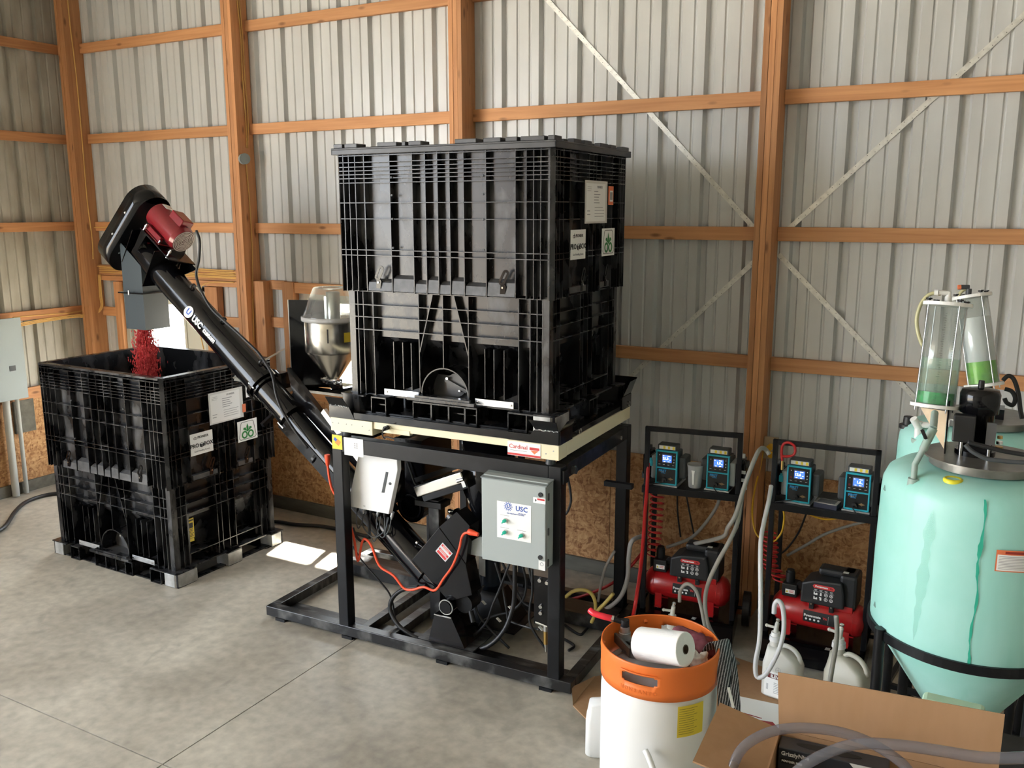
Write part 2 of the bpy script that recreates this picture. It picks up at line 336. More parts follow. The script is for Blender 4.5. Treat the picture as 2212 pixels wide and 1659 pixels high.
def text(s,size,M,material,parent,name='lettering',depth=.0006,align='CENTER',bold=0,world=False,squash=1):
    k=(s,size,align,bold,depth)
    if k not in TXT:
        cu=bpy.data.curves.new('t','FONT'); cu.body=s; cu.size=size; cu.extrude=depth; cu.align_x=align; cu.align_y='CENTER'; cu.offset=bold; cu.resolution_u=2
        o=bpy.data.objects.new('t',cu); COL.objects.link(o); dg=bpy.context.evaluated_depsgraph_get(); me=bpy.data.meshes.new_from_object(o.evaluated_get(dg))
        bpy.data.objects.remove(o); TXT[k]=([tuple(v.co) for v in me.vertices],[tuple(p.vertices) for p in me.polygons])
    vs,fs=TXT[k]
    if not vs: return None
    mb=MB(); mb.add(vs,fs,False,M@Matrix.Diagonal((squash,1,1,1))@Matrix.Translation((0,0,depth)))
    return mb.build(name,material,parent,world)
def lines(mb,M,x0,x1,y0,n,dy,h,ragged=.3):
    for i in range(n):
        mb.box(x0,x1-(x1-x0)*ragged*rnd.random(),y0-i*dy-h/2,y0-i*dy+h/2,0,.0006,M)
# ------------------------------------------------------------ room shell
RIB=.3048
def panel_profile(x0,x1,sgn=1):
    pts=[]; k0=math.ceil(x0/RIB-.5); 
    xs=[]
    k=math.floor(x0/RIB)-1
    while k*RIB<x1+RIB:
        c=k*RIB
        for a,b in ((-.034,0),(-.020,.038),(.020,.038),(.034,0),(.089,0),(.097,.009),(.105,.009),(.113,0),(.189,0),(.197,.009),(.205,.009),(.213,0)):
            xs.append((c+a,b))
        k+=1
    def at(x):
        for (a,da),(b,db) in zip(xs,xs[1:]):
            if a<=x<=b: return da+(db-da)*(x-a)/(b-a)
        return 0
    return [(x0,at(x0))]+[p for p in xs if x0<p[0]<x1]+[(x1,at(x1))]
def steel_panel(parent,x0,x1,z0,z1,material,axis='x',off=0):
    pr=panel_profile(x0,x1); n=len(pr); vs=[]
    for z in (z0,z1):
        for a,d in pr: vs.append((a,d+.001,z) if axis=='x' else (off-d-.001,a,z))
    mb=MB(); mb.add(vs,[(i,i+1,n+i+1,n+i) for i in range(n-1)])
    o=mb.build('steel_panel',material,parent); m=o.modifiers.new('t','SOLIDIFY'); m.thickness=.0015; m.offset=0
    return o
GY=-.040; ZG=[2.615-.0345+.8468*k for k in range(-3,4)]; GH=.089
wall=struct('wall_back')
win=[(-4.37,-3.20,0,2.03),(-2.03,-.92,1.18,2.03)]
# panels in 0.914 widths, cut around the openings
def back_panels():
    x=-5.03
    edges=[-5.03]
    k=math.ceil((-5.03)/ (3*RIB)); 
    while k*3*RIB-.1<5.6: edges.append(k*3*RIB-.1); k+=1
    edges.append(5.6)
    cuts=sorted(set(edges+[-4.37,-3.20,-2.03,-.92]))
    for a,b in zip(cuts,cuts[1:]):
        if b-a<.02: continue
        c=(a+b)/2; hit=[w for w in win if w[0]<c<w[1]]
        if hit:
            w=hit[0]
            steel_panel(wall,a,b,w[3],5.0,STEEL)
            if w[2]>0: steel_panel(wall,a,b,0,w[2],STEEL)
        else: steel_panel(wall,a,b,0,5.0,STEEL)
back_panels()
PX=[-4.77,-2.59,-.317,1.97,4.25]  # laminated posts, centres
def post(parent,x,y0=-.19,y1=-.002,w=.114,top=5.0,name='post'):
    t=w/3
    for k in range(3):
        mb=MB(); mb.box(x-w/2+k*t+.0015,x-w/2+(k+1)*t-.0015,y0+(.002 if k==1 else 0),y1,0,top)
        if k==0: base=mb.build(name,WZ,parent)
        else:
            mb.build('ply',WZ,base,world=True)
for x in PX: post(wall,x)
def girt(parent,x0,x1,z,h=GH,y=GY,name='girt',m=None):
    return MB().box(x0,x1,y,-.002,z-h/2,z+h/2).build(name,m or WX,parent,bevel=.003)
for i in range(4):
    a,b=PX[i]+.057,PX[i+1]-.057
    for k,z in enumerate(ZG):
        if z<1.2: continue
        if i==0 and z<2.0: continue
        if i==1 and z<2.0: continue
        girt(wall,a,b,z+(0 if i else 0))
girt(wall,-5.0,PX[0]-.057,ZG[4]); girt(wall,-5.0,PX[0]-.057,ZG[5])
# framing round the door (bay 1) and window (bay 2)
for z0,z1 in ((2.10,2.20),(2.045,2.095)): MB().box(-4.71,-2.65,GY-.01,-.002,z0,z1).build('header_board',WX,wall,bevel=.003)
MB().box(-4.46,-4.37,GY-.04,-.002,1.0,2.04).build('stud',WZ,wall,bevel=.003)
MB().box(-3.12,-3.02,GY-.04,-.002,1.0,2.04).build('stud',WZ,wall,bevel=.003)
MB().box(-3.20,-3.125,GY-.02,-.002,1.0,2.04).build('stud',WZ,wall,bevel=.003)
girt(wall,-4.71,-4.46,1.73); girt(wall,-3.02,-2.65,1.72)
MB().box(-2.53,-2.40,-.115,-.002,.9,2.12).build('stud',WZ,wall,bevel=.003)
MB().box(-2.22,-2.09,-.075,-.002,.9,2.12).build('stud',WZ,wall,bevel=.003)
MB().box(-.90,-.80,-.075,-.002,.9,2.12).build('stud',WZ,wall,bevel=.003)
girt(wall,-2.40,-2.22,2.085,.08); girt(wall,-2.40,-2.22,1.75); girt(wall,-2.09,-.90,2.07,.09,-.06); girt(wall,-.80,-.37,1.768); girt(wall,-2.09,-.9,1.13,.09,-.06)
# strand-board kick wall, header strip and treated grade board
for a,b in ((-2.53,-1.5),(-1.5,-.37),(-.26,.9),(.9,1.91),(2.03,3.1),(3.1,4.19)):
    MB().box(a+.002,b-.002,-.022,-.003,.10,.99 if a>-1 else 1.10).build('strand_board_sheet',OSB,wall)
MB().box(-4.71,-4.46,-.022,-.003,.10,1.03).build('strand_board_sheet',OSB,wall)
MB().box(-3.12,-2.65,-.022,-.003,.10,1.03).build('strand_board_sheet',OSB,wall)
for i in range(4):
    a,b=PX[i]+.057,PX[i+1]-.057
    for c,d in (((a,-4.39),(-3.18,b)) if i==0 else ((a,b),)):
        MB().box(c,d,-.045,-.003,0,.115).build('grade_board',TREAT,wall,bevel=.003)
girt(wall,PX[0]+.057,-4.46,1.03); girt(wall,-3.02,-2.65,1.03)
# walk-through door, its glass enlarged to let more daylight onto the floor
d=struct('door_1'); d.location=(-3.785,.02,0)
fr=MB(); fr.box(-.585,-.53,-.06,.06,0,2.03).box(.53,.585,-.06,.06,0,2.03).box(-.585,.585,-.06,.06,1.985,2.03); fr.build('door_frame',mat('door_frame_paint',(.42,.40,.33),.5),d,bevel=.004)
L0,L1,Z0,Z1=-.43,.22,.25,1.84
lf=MB(); lf.box(-.525,L0,-.02,.02,0.01,1.98).box(L1,.525,-.02,.02,0.01,1.98).box(L0,L1,-.02,.02,.01,Z0).box(L0,L1,-.02,.02,Z1,1.98); lf.build('door_leaf',BIEGE,d)
MB().box(L0,L1,-.004,.004,Z0,Z1).build('pane',WINDOW,d)
tr=MB(); tr.box(L0-.03,L0,-.03,-.02,Z0-.03,Z1+.03).box(L1,L1+.03,-.03,-.02,Z0-.03,Z1+.03).box(L0,L1,-.03,-.02,Z0-.03,Z0).box(L0,L1,-.03,-.02,Z1,Z1+.03); tr.build('glazing_bead',BIEGE,d)
MB().cyl((-.48,-.02,1.0),(-.48,-.07,1.0),.012).sphere((-.48,-.09,1.0),.03).build('door_knob',CHR,d)
# window behind the hopper
w=struct('window_1'); w.location=(-1.475,.03,1.18)
f=MB(); 
for a,b,c,e in ((-.555,-.505,0,.85),(.505,.555,0,.85),(-.505,.505,0,.05),(-.505,.505,.80,.85),(-.02,.02,.05,.80)): f.box(a,b,-.05,.05,c,e)
f.build('window_frame',mat('window_frame_white',(.55,.54,.46),.4),w,bevel=.004)
f=MB()
for a,b,c,e in ((-.505,-.475,.05,.80),(-.05,-.02,.05,.80),(-.475,-.05,.05,.08),(-.475,-.05,.77,.80)): f.box(a,b,-.03,.0,c,e)
f.build('window_sash',mat('window_frame_white'),w)
MB().box(-.475,-.05,-.017,-.013,.08,.77).build('pane',WINDOW,w); MB().box(.02,.505,.01,.014,.05,.80).build('pane',WINDOW,w)
MB().box(-.58,.58,-.09,-.02,-.03,0).build('window_sill',WX,w)
# left wall: dusty panels on girts, overhead-door opening further along
wl=struct('wall_left')
y=-4.6
cuts=[-4.6]+[-.1-.9144*k for k in range(4,-1,-1)]+[0]
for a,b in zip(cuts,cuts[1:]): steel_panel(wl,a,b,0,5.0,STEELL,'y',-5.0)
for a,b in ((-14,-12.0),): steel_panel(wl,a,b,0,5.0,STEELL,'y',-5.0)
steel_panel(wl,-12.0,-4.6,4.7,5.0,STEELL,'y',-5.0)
for z in ZG:
    if z>1.2: MB().box(-4.998,-4.962,-2.55,-.045,z-GH/2,z+GH/2).build('girt',WY,wl,bevel=.003)
MB().box(-4.998,-4.962,-2.55,-.045,.91,1.03).build('girt',WY,wl,bevel=.003)
for a,b in ((-4.25,-2.72),(-2.50,-1.30),(-1.30,-.02)): MB().box(-4.999,-4.980,a+.002,b-.002,.10,.91).build('strand_board_sheet',OSB,wl)
MB().box(-4.997,-4.955,-4.25,-.02,0,.11).build('grade_board',TREAT,wl)
for y in (-2.61,-4.54,-12.06):
    for k in range(3):
        mb=MB().box(-4.998,-4.81,y-.057+.038*k+.001,y-.057+.038*(k+1)-.001,0,5.0)
        if k==0: base=mb.build('post',WZ,wl)
        else: mb.build('ply',WZ,base,world=True)
# remaining shell (behind the photographer)
wr=struct('wall_right'); MB().box(5.6,5.65,-14,.05,0,5.0).build('steel_panel',STEELL,wr)
wf=struct('wall_front'); MB().box(-5.05,5.65,-14.05,-14,0,5.0).build('steel_panel',STEELL,wf)
ce=struct('ceiling'); MB().box(-5.05,5.65,-14.05,.05,5.0,5.05).build('ceiling_liner',mat('ceiling_liner',(.45,.44,.41),.6),ce)
# diagonal perforated steel braces
def brace(p,q,parent,y=-.006,w=.032):
    p=Vector((p[0],y,p[1])); q=Vector((q[0],y,q[1])); a=(q-p); L=a.length; ux=a.normalized(); M=frame(p,ux,ux.cross(Vector((0,1,0)))if False else Vector((0,-1,0)).cross(ux))
    mb=MB(); mb.box(0,L,-w/2,w/2,-.0012,.0012,M)
    o=mb.build('brace_strap',STRAP,parent)
    hl=MB(); n=int(L/.09)
    for i in range(n):
        for s,e in ((-.22,0),(.22,.045)):
            x=.03+i*.09+e; hl.add([(x+.0025*math.cos(t*pi/3),w*s+.0025*math.sin(t*pi/3),.0016) for t in range(6)],[tuple(range(6))],False,M)
            hl.add([(x+.0025*math.cos(t*pi/3),w*s+.0025*math.sin(t*pi/3),-.0016) for t in range(6)],[tuple(range(6))],False,M)
    h=hl.build('nail_holes',BLKT,o,world=True,kind='stuff')
brace((-.25,4.79),(1.905,2.58),wall); brace((2.035,2.56),(4.15,4.62),wall)
brace((1.91,2.43),(.75,1.27),wall); brace((2.035,2.45),(3.35,1.16),wall)
# floor: slabs with sawn joints
fl=struct('floor')
MB().box(-5.05,5.65,-14.05,.05,-.12,-.02).build('sub_base',mat('joint_dirt',(.05,.045,.04),.9),fl)
gx=[-5.05,-3.9,-.135,3.6,5.65]; gy=[-14.05,-10.5,-6.9,-3.285,.05]; gp=.0035
for a,b in zip(gx[1:] if False else [-5.05,-.135,3.6],[-.135,3.6,5.65]):
    for c,e in zip(gy,gy[1:]): MB().box(a+gp,b-gp,c+gp,e-gp,-.02,0).build('concrete_slab',CONC,fl)
MB().box(-40,40,-50,40,-.2,-.15).build('ground_outside',DIRT,None,kind='structure')
# paint-sheet, junction box, wiring
jb=thing('junction_box','round grey electrical junction box on the side of the second post','electrical box',(-2.52,-.15,3.17))
MB().cyl((0,0,0),(0,-.055,0),.045,.040,20).build('box_body',mat('pvc_grey',(.24,.27,.27),.5),jb)
MB().cyl((0,-.055,0),(0,-.06,0),.046,.046,20).cyl((0,-.06,0),(0,-.07,0),.012,.012,10).build('cover',mat('pvc_grey'),jb)
jb.rotation_euler=(0,0,R(60))
HOSE={
 'orange_cord':(0.008,[(-0.382,-1.676,1.117),(-0.371,-1.676,1.025),(-0.345,-1.675,0.944),(-0.257,-1.672,0.838),(-0.195,-1.67,0.66),(-0.168,-1.669,0.5),(-0.13,-1.667,0.633),(-0.1,-1.666,0.66),(-0.054,-1.665,0.621),(0.003,-1.663,0.5),(0.108,-1.659,0.454),(0.184,-1.656,0.384),(0.247,-1.654,0.384),(0.334,-1.651,0.42),(0.418,-1.648,0.416),(0.481,-1.645,0.504),(0.548,-1.643,0.602),(0.596,-1.641,0.721),(0.616,-1.641,0.798),(0.649,-1.639,0.83),(0.729,-1.636,0.832)]),
 'thick_cable':(0.014,[(0.919,-1.53,0.655),(0.918,-1.53,0.492),(0.906,-1.53,0.37),(0.87,-1.571,0.228),(0.769,-1.595,0.107),(0.621,-1.6,0.044),(0.425,-1.617,0.031),(0.252,-1.624,0.045),(0.112,-1.619,0.092),(0.031,-1.601,0.176),(0.037,-1.581,0.253),(0.104,-1.559,0.317),(0.216,-1.535,0.351)]),
 'cable_a':(0.008,[(0.669,-1.478,0.435),(0.619,-1.48,0.347),(0.618,-1.48,0.254),(0.684,-1.478,0.174),(0.782,-1.474,0.102),(0.847,-1.472,0.055)]),
 'cable_b':(0.008,[(0.769,-1.505,0.617),(0.816,-1.503,0.475),(0.848,-1.502,0.315),(0.864,-1.502,0.257),(1.001,-1.517,0.251),(1.103,-1.563,0.28)]),
 'cable_c':(0.008,[(0.876,-1.521,0.635),(0.812,-1.523,0.467),(0.763,-1.525,0.351),(0.713,-1.527,0.217),(0.613,-1.531,0.101),(0.511,-1.534,0.031),(0.408,-1.538,0.039)]),
 'cable_d':(0.008,[(0.772,-1.425,0.589),(0.852,-1.422,0.452),(0.916,-1.42,0.358),(0.964,-1.418,0.337)]),
 'cable_e':(0.008,[(1.056,-1.565,0.652),(1.057,-1.565,0.506),(1.042,-1.565,0.415),(1.042,-1.565,0.311),(1.088,-1.563,0.232),(1.15,-1.561,0.166)]),
 'cable_f':(0.008,[(0.916,-1.42,0.585),(0.938,-1.419,0.484),(0.916,-1.42,0.373),(0.836,-1.422,0.279),(0.721,-1.427,0.224),(0.621,-1.43,0.155),(0.586,-1.431,0.067)]),
 'cable_g':(0.008,[(1.022,-1.546,0.652),(1.047,-1.545,0.555),(1.078,-1.544,0.473)]),
 'loop_lead':(0.009,[(-0.215,-1.65,0.713),(-0.188,-1.649,0.654),(-0.134,-1.647,0.632),(-0.089,-1.646,0.687),(-0.086,-1.646,0.766),(-0.108,-1.647,0.824)]),
 'thin_lead':(0.006,[(-0.334,-1.515,0.517),(-0.25,-1.512,0.417),(-0.123,-1.507,0.31),(-0.034,-1.504,0.214),(-0.002,-1.503,0.039)]),
 'scale_lead':(0.004,[(0.214,-1.815,1.477),(0.19,-1.816,1.46),(0.175,-1.816,1.428),(0.181,-1.816,1.403),(0.194,-1.816,1.396)]),
 'scale_lead2':(0.004,[(0.114,-1.729,1.375),(0.148,-1.727,1.381),(0.189,-1.726,1.375),(0.242,-1.724,1.375)]),
 'beam_lead':(0.007,[(0.002,-1.352,1.151),(0.042,-1.351,1.046),(0.073,-1.35,0.971),(0.112,-1.348,0.961)]),
 'motor_lead':(0.01,[(-1.752,-1.4,2.594),(-1.726,-1.4,2.522),(-1.743,-1.4,2.391),(-1.781,-1.4,2.29),(-1.747,-1.42,2.219),(-1.693,-1.44,2.157),(-1.614,-1.44,2.051),(-1.495,-1.45,1.976),(-1.377,-1.46,1.912),(-1.261,-1.47,1.845),(-1.126,-1.48,1.759),(-0.999,-1.52,1.669),(-0.95,-1.54,1.612),(-0.913,-1.56,1.517),(-0.867,-1.57,1.427),(-0.814,-1.57,1.353),(-0.747,-1.56,1.262),(-0.659,-1.55,1.165)]),
 'white_hose':(0.013,[(2.212,-0.75,1.31),(2.192,-0.75,1.335),(2.176,-0.8,1.356),(2.17,-0.9,1.332),(2.141,-1.0,1.187),(2.096,-1.0,0.998),(2.052,-1.0,0.905),(1.994,-0.9,0.805),(1.734,-0.6,0.611)]),
 'long_hose':(0.013,[(2.09,-0.85,1.096),(2.095,-0.9,1.025),(2.107,-1.0,0.944),(2.09,-1.1,0.86),(2.028,-1.1,0.721),(1.979,-1.1,0.582),(1.965,-1.1,0.462),(1.99,-1.1,0.321),(2.052,-1.0,0.144),(2.115,-0.9,0.022),(2.133,-0.85,-0.034)]),
 'jar_hose':(0.011,[(1.842,-1.2,0.475),(1.845,-1.2,0.548),(1.885,-1.2,0.597),(1.936,-1.2,0.568),(1.967,-1.2,0.489),(1.99,-1.2,0.393),(2.01,-1.2,0.305)]),
 'pump_hose':(0.013,[(2.244,-0.8,1.134),(2.256,-0.9,1.065),(2.258,-1.0,0.97),(2.281,-1.15,0.885),(2.32,-1.25,0.602),(2.337,-1.3,0.407),(2.322,-1.3,0.264),(2.334,-1.3,0.178),(2.383,-1.3,0.21),(2.439,-1.3,0.349),(2.462,-1.3,0.465),(2.459,-1.3,0.572),(2.443,-1.3,0.636),(2.42,-1.3,0.649),(2.407,-1.3,0.619),(2.407,-1.3,0.573)]),
 'jug_hose':(0.012,[(2.754,-1.5,0.723),(2.764,-1.5,0.638),(2.763,-1.5,0.549),(2.754,-1.5,0.445),(2.748,-1.5,0.353),(2.721,-1.3,0.125),(2.709,-1.25,-0.015)]),
 'yellow_hose':(0.012,[(1.038,-1.065,0.274),(1.08,-1.063,0.318),(1.144,-1.061,0.347),(1.208,-1.059,0.341),(1.243,-1.058,0.285),(1.242,-1.058,0.206),(1.22,-1.058,0.138)]),
 'yellow_hose2':(0.012,[(1.257,-1.057,0.225),(1.318,-1.055,0.301),(1.364,-1.053,0.366)]),
 'floor_hose':(0.015,[(1.401,-0.6,0.607),(1.374,-0.7,0.619),(1.353,-0.75,0.59),(1.342,-0.75,0.476),(1.336,-0.75,0.345),(1.29,-0.75,0.205),(1.192,-0.75,0.1),(1.091,-0.75,0.044),(0.988,-0.75,0.003)]),
 'clear_loop':(0.01,[(1.223,-0.7,0.5),(1.159,-0.7,0.373),(1.127,-0.7,0.233),(1.109,-0.7,0.112)]),
 'red_hose':(0.012,[(1.458,-0.75,1.154),(1.474,-0.8,1.017),(1.503,-0.9,0.898),(1.564,-1.1,0.674),(1.63,-1.35,0.517),(1.613,-1.35,0.398)]),
 'red_floor_hose':(0.011,[(1.376,-0.5,0.494),(1.324,-0.6,0.403),(1.194,-0.6,0.243),(1.023,-0.6,0.121),(0.828,-0.6,0.019)]),
 'black_floor1':(0.009,[(0.974,-0.939,0.012),(1.111,-1.015,0.012),(1.129,-0.967,0.012),(1.108,-0.786,0.012),(1.072,-0.627,0.012)]),
 'black_floor2':(0.009,[(1.054,-1.12,0.012),(1.152,-1.173,0.012),(1.148,-1.245,0.012)]),
 'floor_cord_left':(0.018,[(-4.045,-1.797,0.02),(-4.086,-1.691,0.02),(-4.18,-1.57,0.02),(-4.438,-1.331,0.02),(-4.609,-1.122,0.02),(-4.652,-0.954,0.02),(-4.604,-0.812,0.02),(-4.369,-0.581,0.02),(-3.968,-0.36,0.02)]),
 'floor_cord_mid':(0.016,[(-2.228,-0.438,0.02),(-2.128,-0.369,0.02),(-1.934,-0.344,0.02),(-1.732,-0.272,0.02),(-1.537,-0.257,0.02),(-1.172,-0.274,0.02)]),
 'lead_right':(0.008,[(1.089,-1.163,1.118),(1.108,-1.163,1.031),(1.112,-1.162,0.957),(1.088,-1.163,0.887),(1.066,-1.164,0.869)]),
 'yellow_cord_cart':(0.006,[(2.024,-0.1,1.149),(2.023,-0.15,1.049),(2.018,-0.25,0.916),(2.035,-0.35,0.789),(2.074,-0.4,0.686),(2.141,-0.45,0.658),(2.22,-0.55,0.7),(2.268,-0.55,0.769),(2.279,-0.55,0.862),(2.271,-0.55,0.92)]),
 'yellow_cord_shelf':(0.006,[(2.389,-0.45,0.886),(2.456,-0.45,0.867),(2.525,-0.45,0.867),(2.604,-0.45,0.895)]),
 'yellow_cord_shelf1':(0.006,[(1.612,-0.45,0.893),(1.675,-0.45,0.887),(1.783,-0.45,0.901)]),
 'clear_tube1':(0.011,[(1.817,-0.35,0.865),(1.79,-0.35,0.78),(1.716,-0.35,0.654),(1.64,-0.35,0.558),(1.56,-0.35,0.504),(1.463,-0.35,0.452)]),
 'clear_tube2':(0.009,[(2.741,-0.3,0.848),(2.615,-0.3,0.79),(2.48,-0.3,0.711),(2.372,-0.3,0.619),(2.26,-0.3,0.528)]),
 'black_wall_lead1':(0.006,[(1.508,-0.3,0.835),(1.517,-0.3,0.687),(1.543,-0.3,0.524)]),
 'black_wall_lead2':(0.006,[(1.571,-0.3,0.834),(1.602,-0.3,0.701),(1.64,-0.3,0.542)]),
 'black_wall_lead3':(0.006,[(2.356,-0.25,0.819),(2.315,-0.25,0.68),(2.248,-0.25,0.556),(2.191,-0.25,0.497)]),
 'red_loop':(0.008,[(2.283,-0.72,1.275),(2.275,-0.72,1.331),(2.283,-0.72,1.374),(2.312,-0.72,1.389),(2.344,-0.72,1.376),(2.354,-0.72,1.341),(2.34,-0.72,1.314),(2.303,-0.72,1.303),(2.282,-0.72,1.303)]),
 'coil1':(0.0,[(1.472,-0.6,0.93),(1.47,-0.6,0.771),(1.462,-0.6,0.609),(1.454,-0.6,0.477)]),
 'coil2':(0.0,[(2.189,-0.55,0.755),(2.209,-0.55,0.637),(2.208,-0.55,0.498),(2.291,-0.55,0.453)]),
 'sight_hose1':(0.008,[(3.12,-1.843,2.389),(3.081,-1.846,2.387),(3.05,-1.852,2.347),(3.038,-1.86,2.279),(3.052,-1.866,2.212),(3.072,-1.871,2.169)]),
 'sight_hose2':(0.008,[(3.193,-1.188,2.368),(3.165,-1.191,2.345),(3.158,-1.194,2.316)]),
 'tank_lead1':(0.009,[(3.275,-2.225,1.85),(3.301,-2.23,1.827),(3.35,-2.234,1.807),(3.396,-2.235,1.805),(3.442,-2.235,1.806),(3.502,-2.235,1.811)]),
 'tank_lead2':(0.009,[(3.281,-2.174,1.848),(3.345,-2.175,1.838),(3.409,-2.177,1.829),(3.501,-2.181,1.824)]),
 'coil_lead':(0.009,[(3.379,-1.729,2.026),(3.397,-1.726,2.047),(3.419,-1.728,2.034),(3.441,-1.738,1.978),(3.454,-1.751,1.913),(3.464,-1.758,1.876)]),
 'coil_lead2':(0.009,[(3.389,-1.735,1.992),(3.415,-1.737,1.985),(3.431,-1.742,1.958),(3.425,-1.747,1.929),(3.402,-1.746,1.936),(3.392,-1.742,1.954)]),
 'clear_big1':(0.0,[(2.944,-4.247,1.521),(2.945,-4.22,1.56),(2.961,-4.194,1.594),(3.003,-4.167,1.623),(3.056,-4.147,1.639),(3.12,-4.133,1.646),(3.176,-4.128,1.644),(3.222,-4.129,1.634),(3.268,-4.136,1.616),(3.298,-4.15,1.592)]),
 'clear_big2':(0.0,[(3.063,-4.296,1.592),(3.099,-4.262,1.633),(3.154,-4.232,1.669),(3.203,-4.216,1.687),(3.269,-4.205,1.697),(3.335,-4.199,1.703),(3.398,-4.195,1.708),(3.44,-4.192,1.717),(3.495,-4.185,1.733)]),
 'wire_post1':(0.006,[(-4.706,-0.125,4.699),(-4.706,-0.122,4.45),(-4.706,-0.108,4.115),(-4.706,-0.104,3.773),(-4.706,-0.104,3.381),(-4.706,-0.108,2.848),(-4.706,-0.091,2.462),(-4.706,-0.101,2.256)]),
 'wire_cornerdrop':(0.006,[(-4.836,-0.05,2.552),(-4.842,-0.05,2.25),(-4.839,-0.05,2.016),(-4.807,-0.05,1.876),(-4.828,-0.05,1.78),(-4.93,-0.05,1.727),(-5.122,-0.05,1.693)]),
 'wire_h1':(0.006,[(-4.048,-0.052,2.576),(-4.455,-0.052,2.573),(-4.773,-0.052,2.566),(-4.835,-0.052,2.538)]),
 'wire_h2':(0.006,[(-4.815,-0.055,2.135),(-4.715,-0.055,2.184),(-4.364,-0.055,2.171),(-4.093,-0.055,2.166)]),
 'wire_h3':(0.006,[(-3.474,-0.055,2.198),(-3.318,-0.055,2.202),(-3.076,-0.055,2.197),(-2.811,-0.055,2.197)]),
 'wire_h4':(0.006,[(-3.477,-0.055,2.163),(-3.262,-0.055,2.153),(-3.019,-0.055,2.169),(-2.814,-0.055,2.167)]),
 'wire_h5':(0.006,[(-2.82,-0.055,2.092),(-3.087,-0.055,2.082),(-3.21,-0.055,2.055),(-3.259,-0.055,1.989),(-3.307,-0.055,1.681),(-3.268,-0.055,1.44)]),
 'wire_post2a':(0.005,[(-2.527,-0.111,4.47),(-2.527,-0.092,4.178),(-2.527,-0.097,3.84),(-2.527,-0.087,3.498),(-2.527,-0.094,3.265)]),
 'wire_post2b':(0.005,[(-2.527,-0.089,4.474),(-2.527,-0.071,4.181),(-2.527,-0.071,3.843),(-2.527,-0.06,3.5),(-2.527,-0.083,3.266)]),
 'wire_post2c':(0.005,[(-2.527,-0.113,3.167),(-2.527,-0.102,2.951),(-2.527,-0.096,2.753),(-2.527,-0.096,2.391),(-2.527,-0.121,1.984),(-2.527,-0.142,1.57)]),
 'wire_left':(0.006,[(-4.96,-0.834,1.73),(-4.96,-0.684,1.728),(-4.96,-0.442,1.722),(-4.96,-0.24,1.715),(-4.96,-0.055,1.726)]),
}
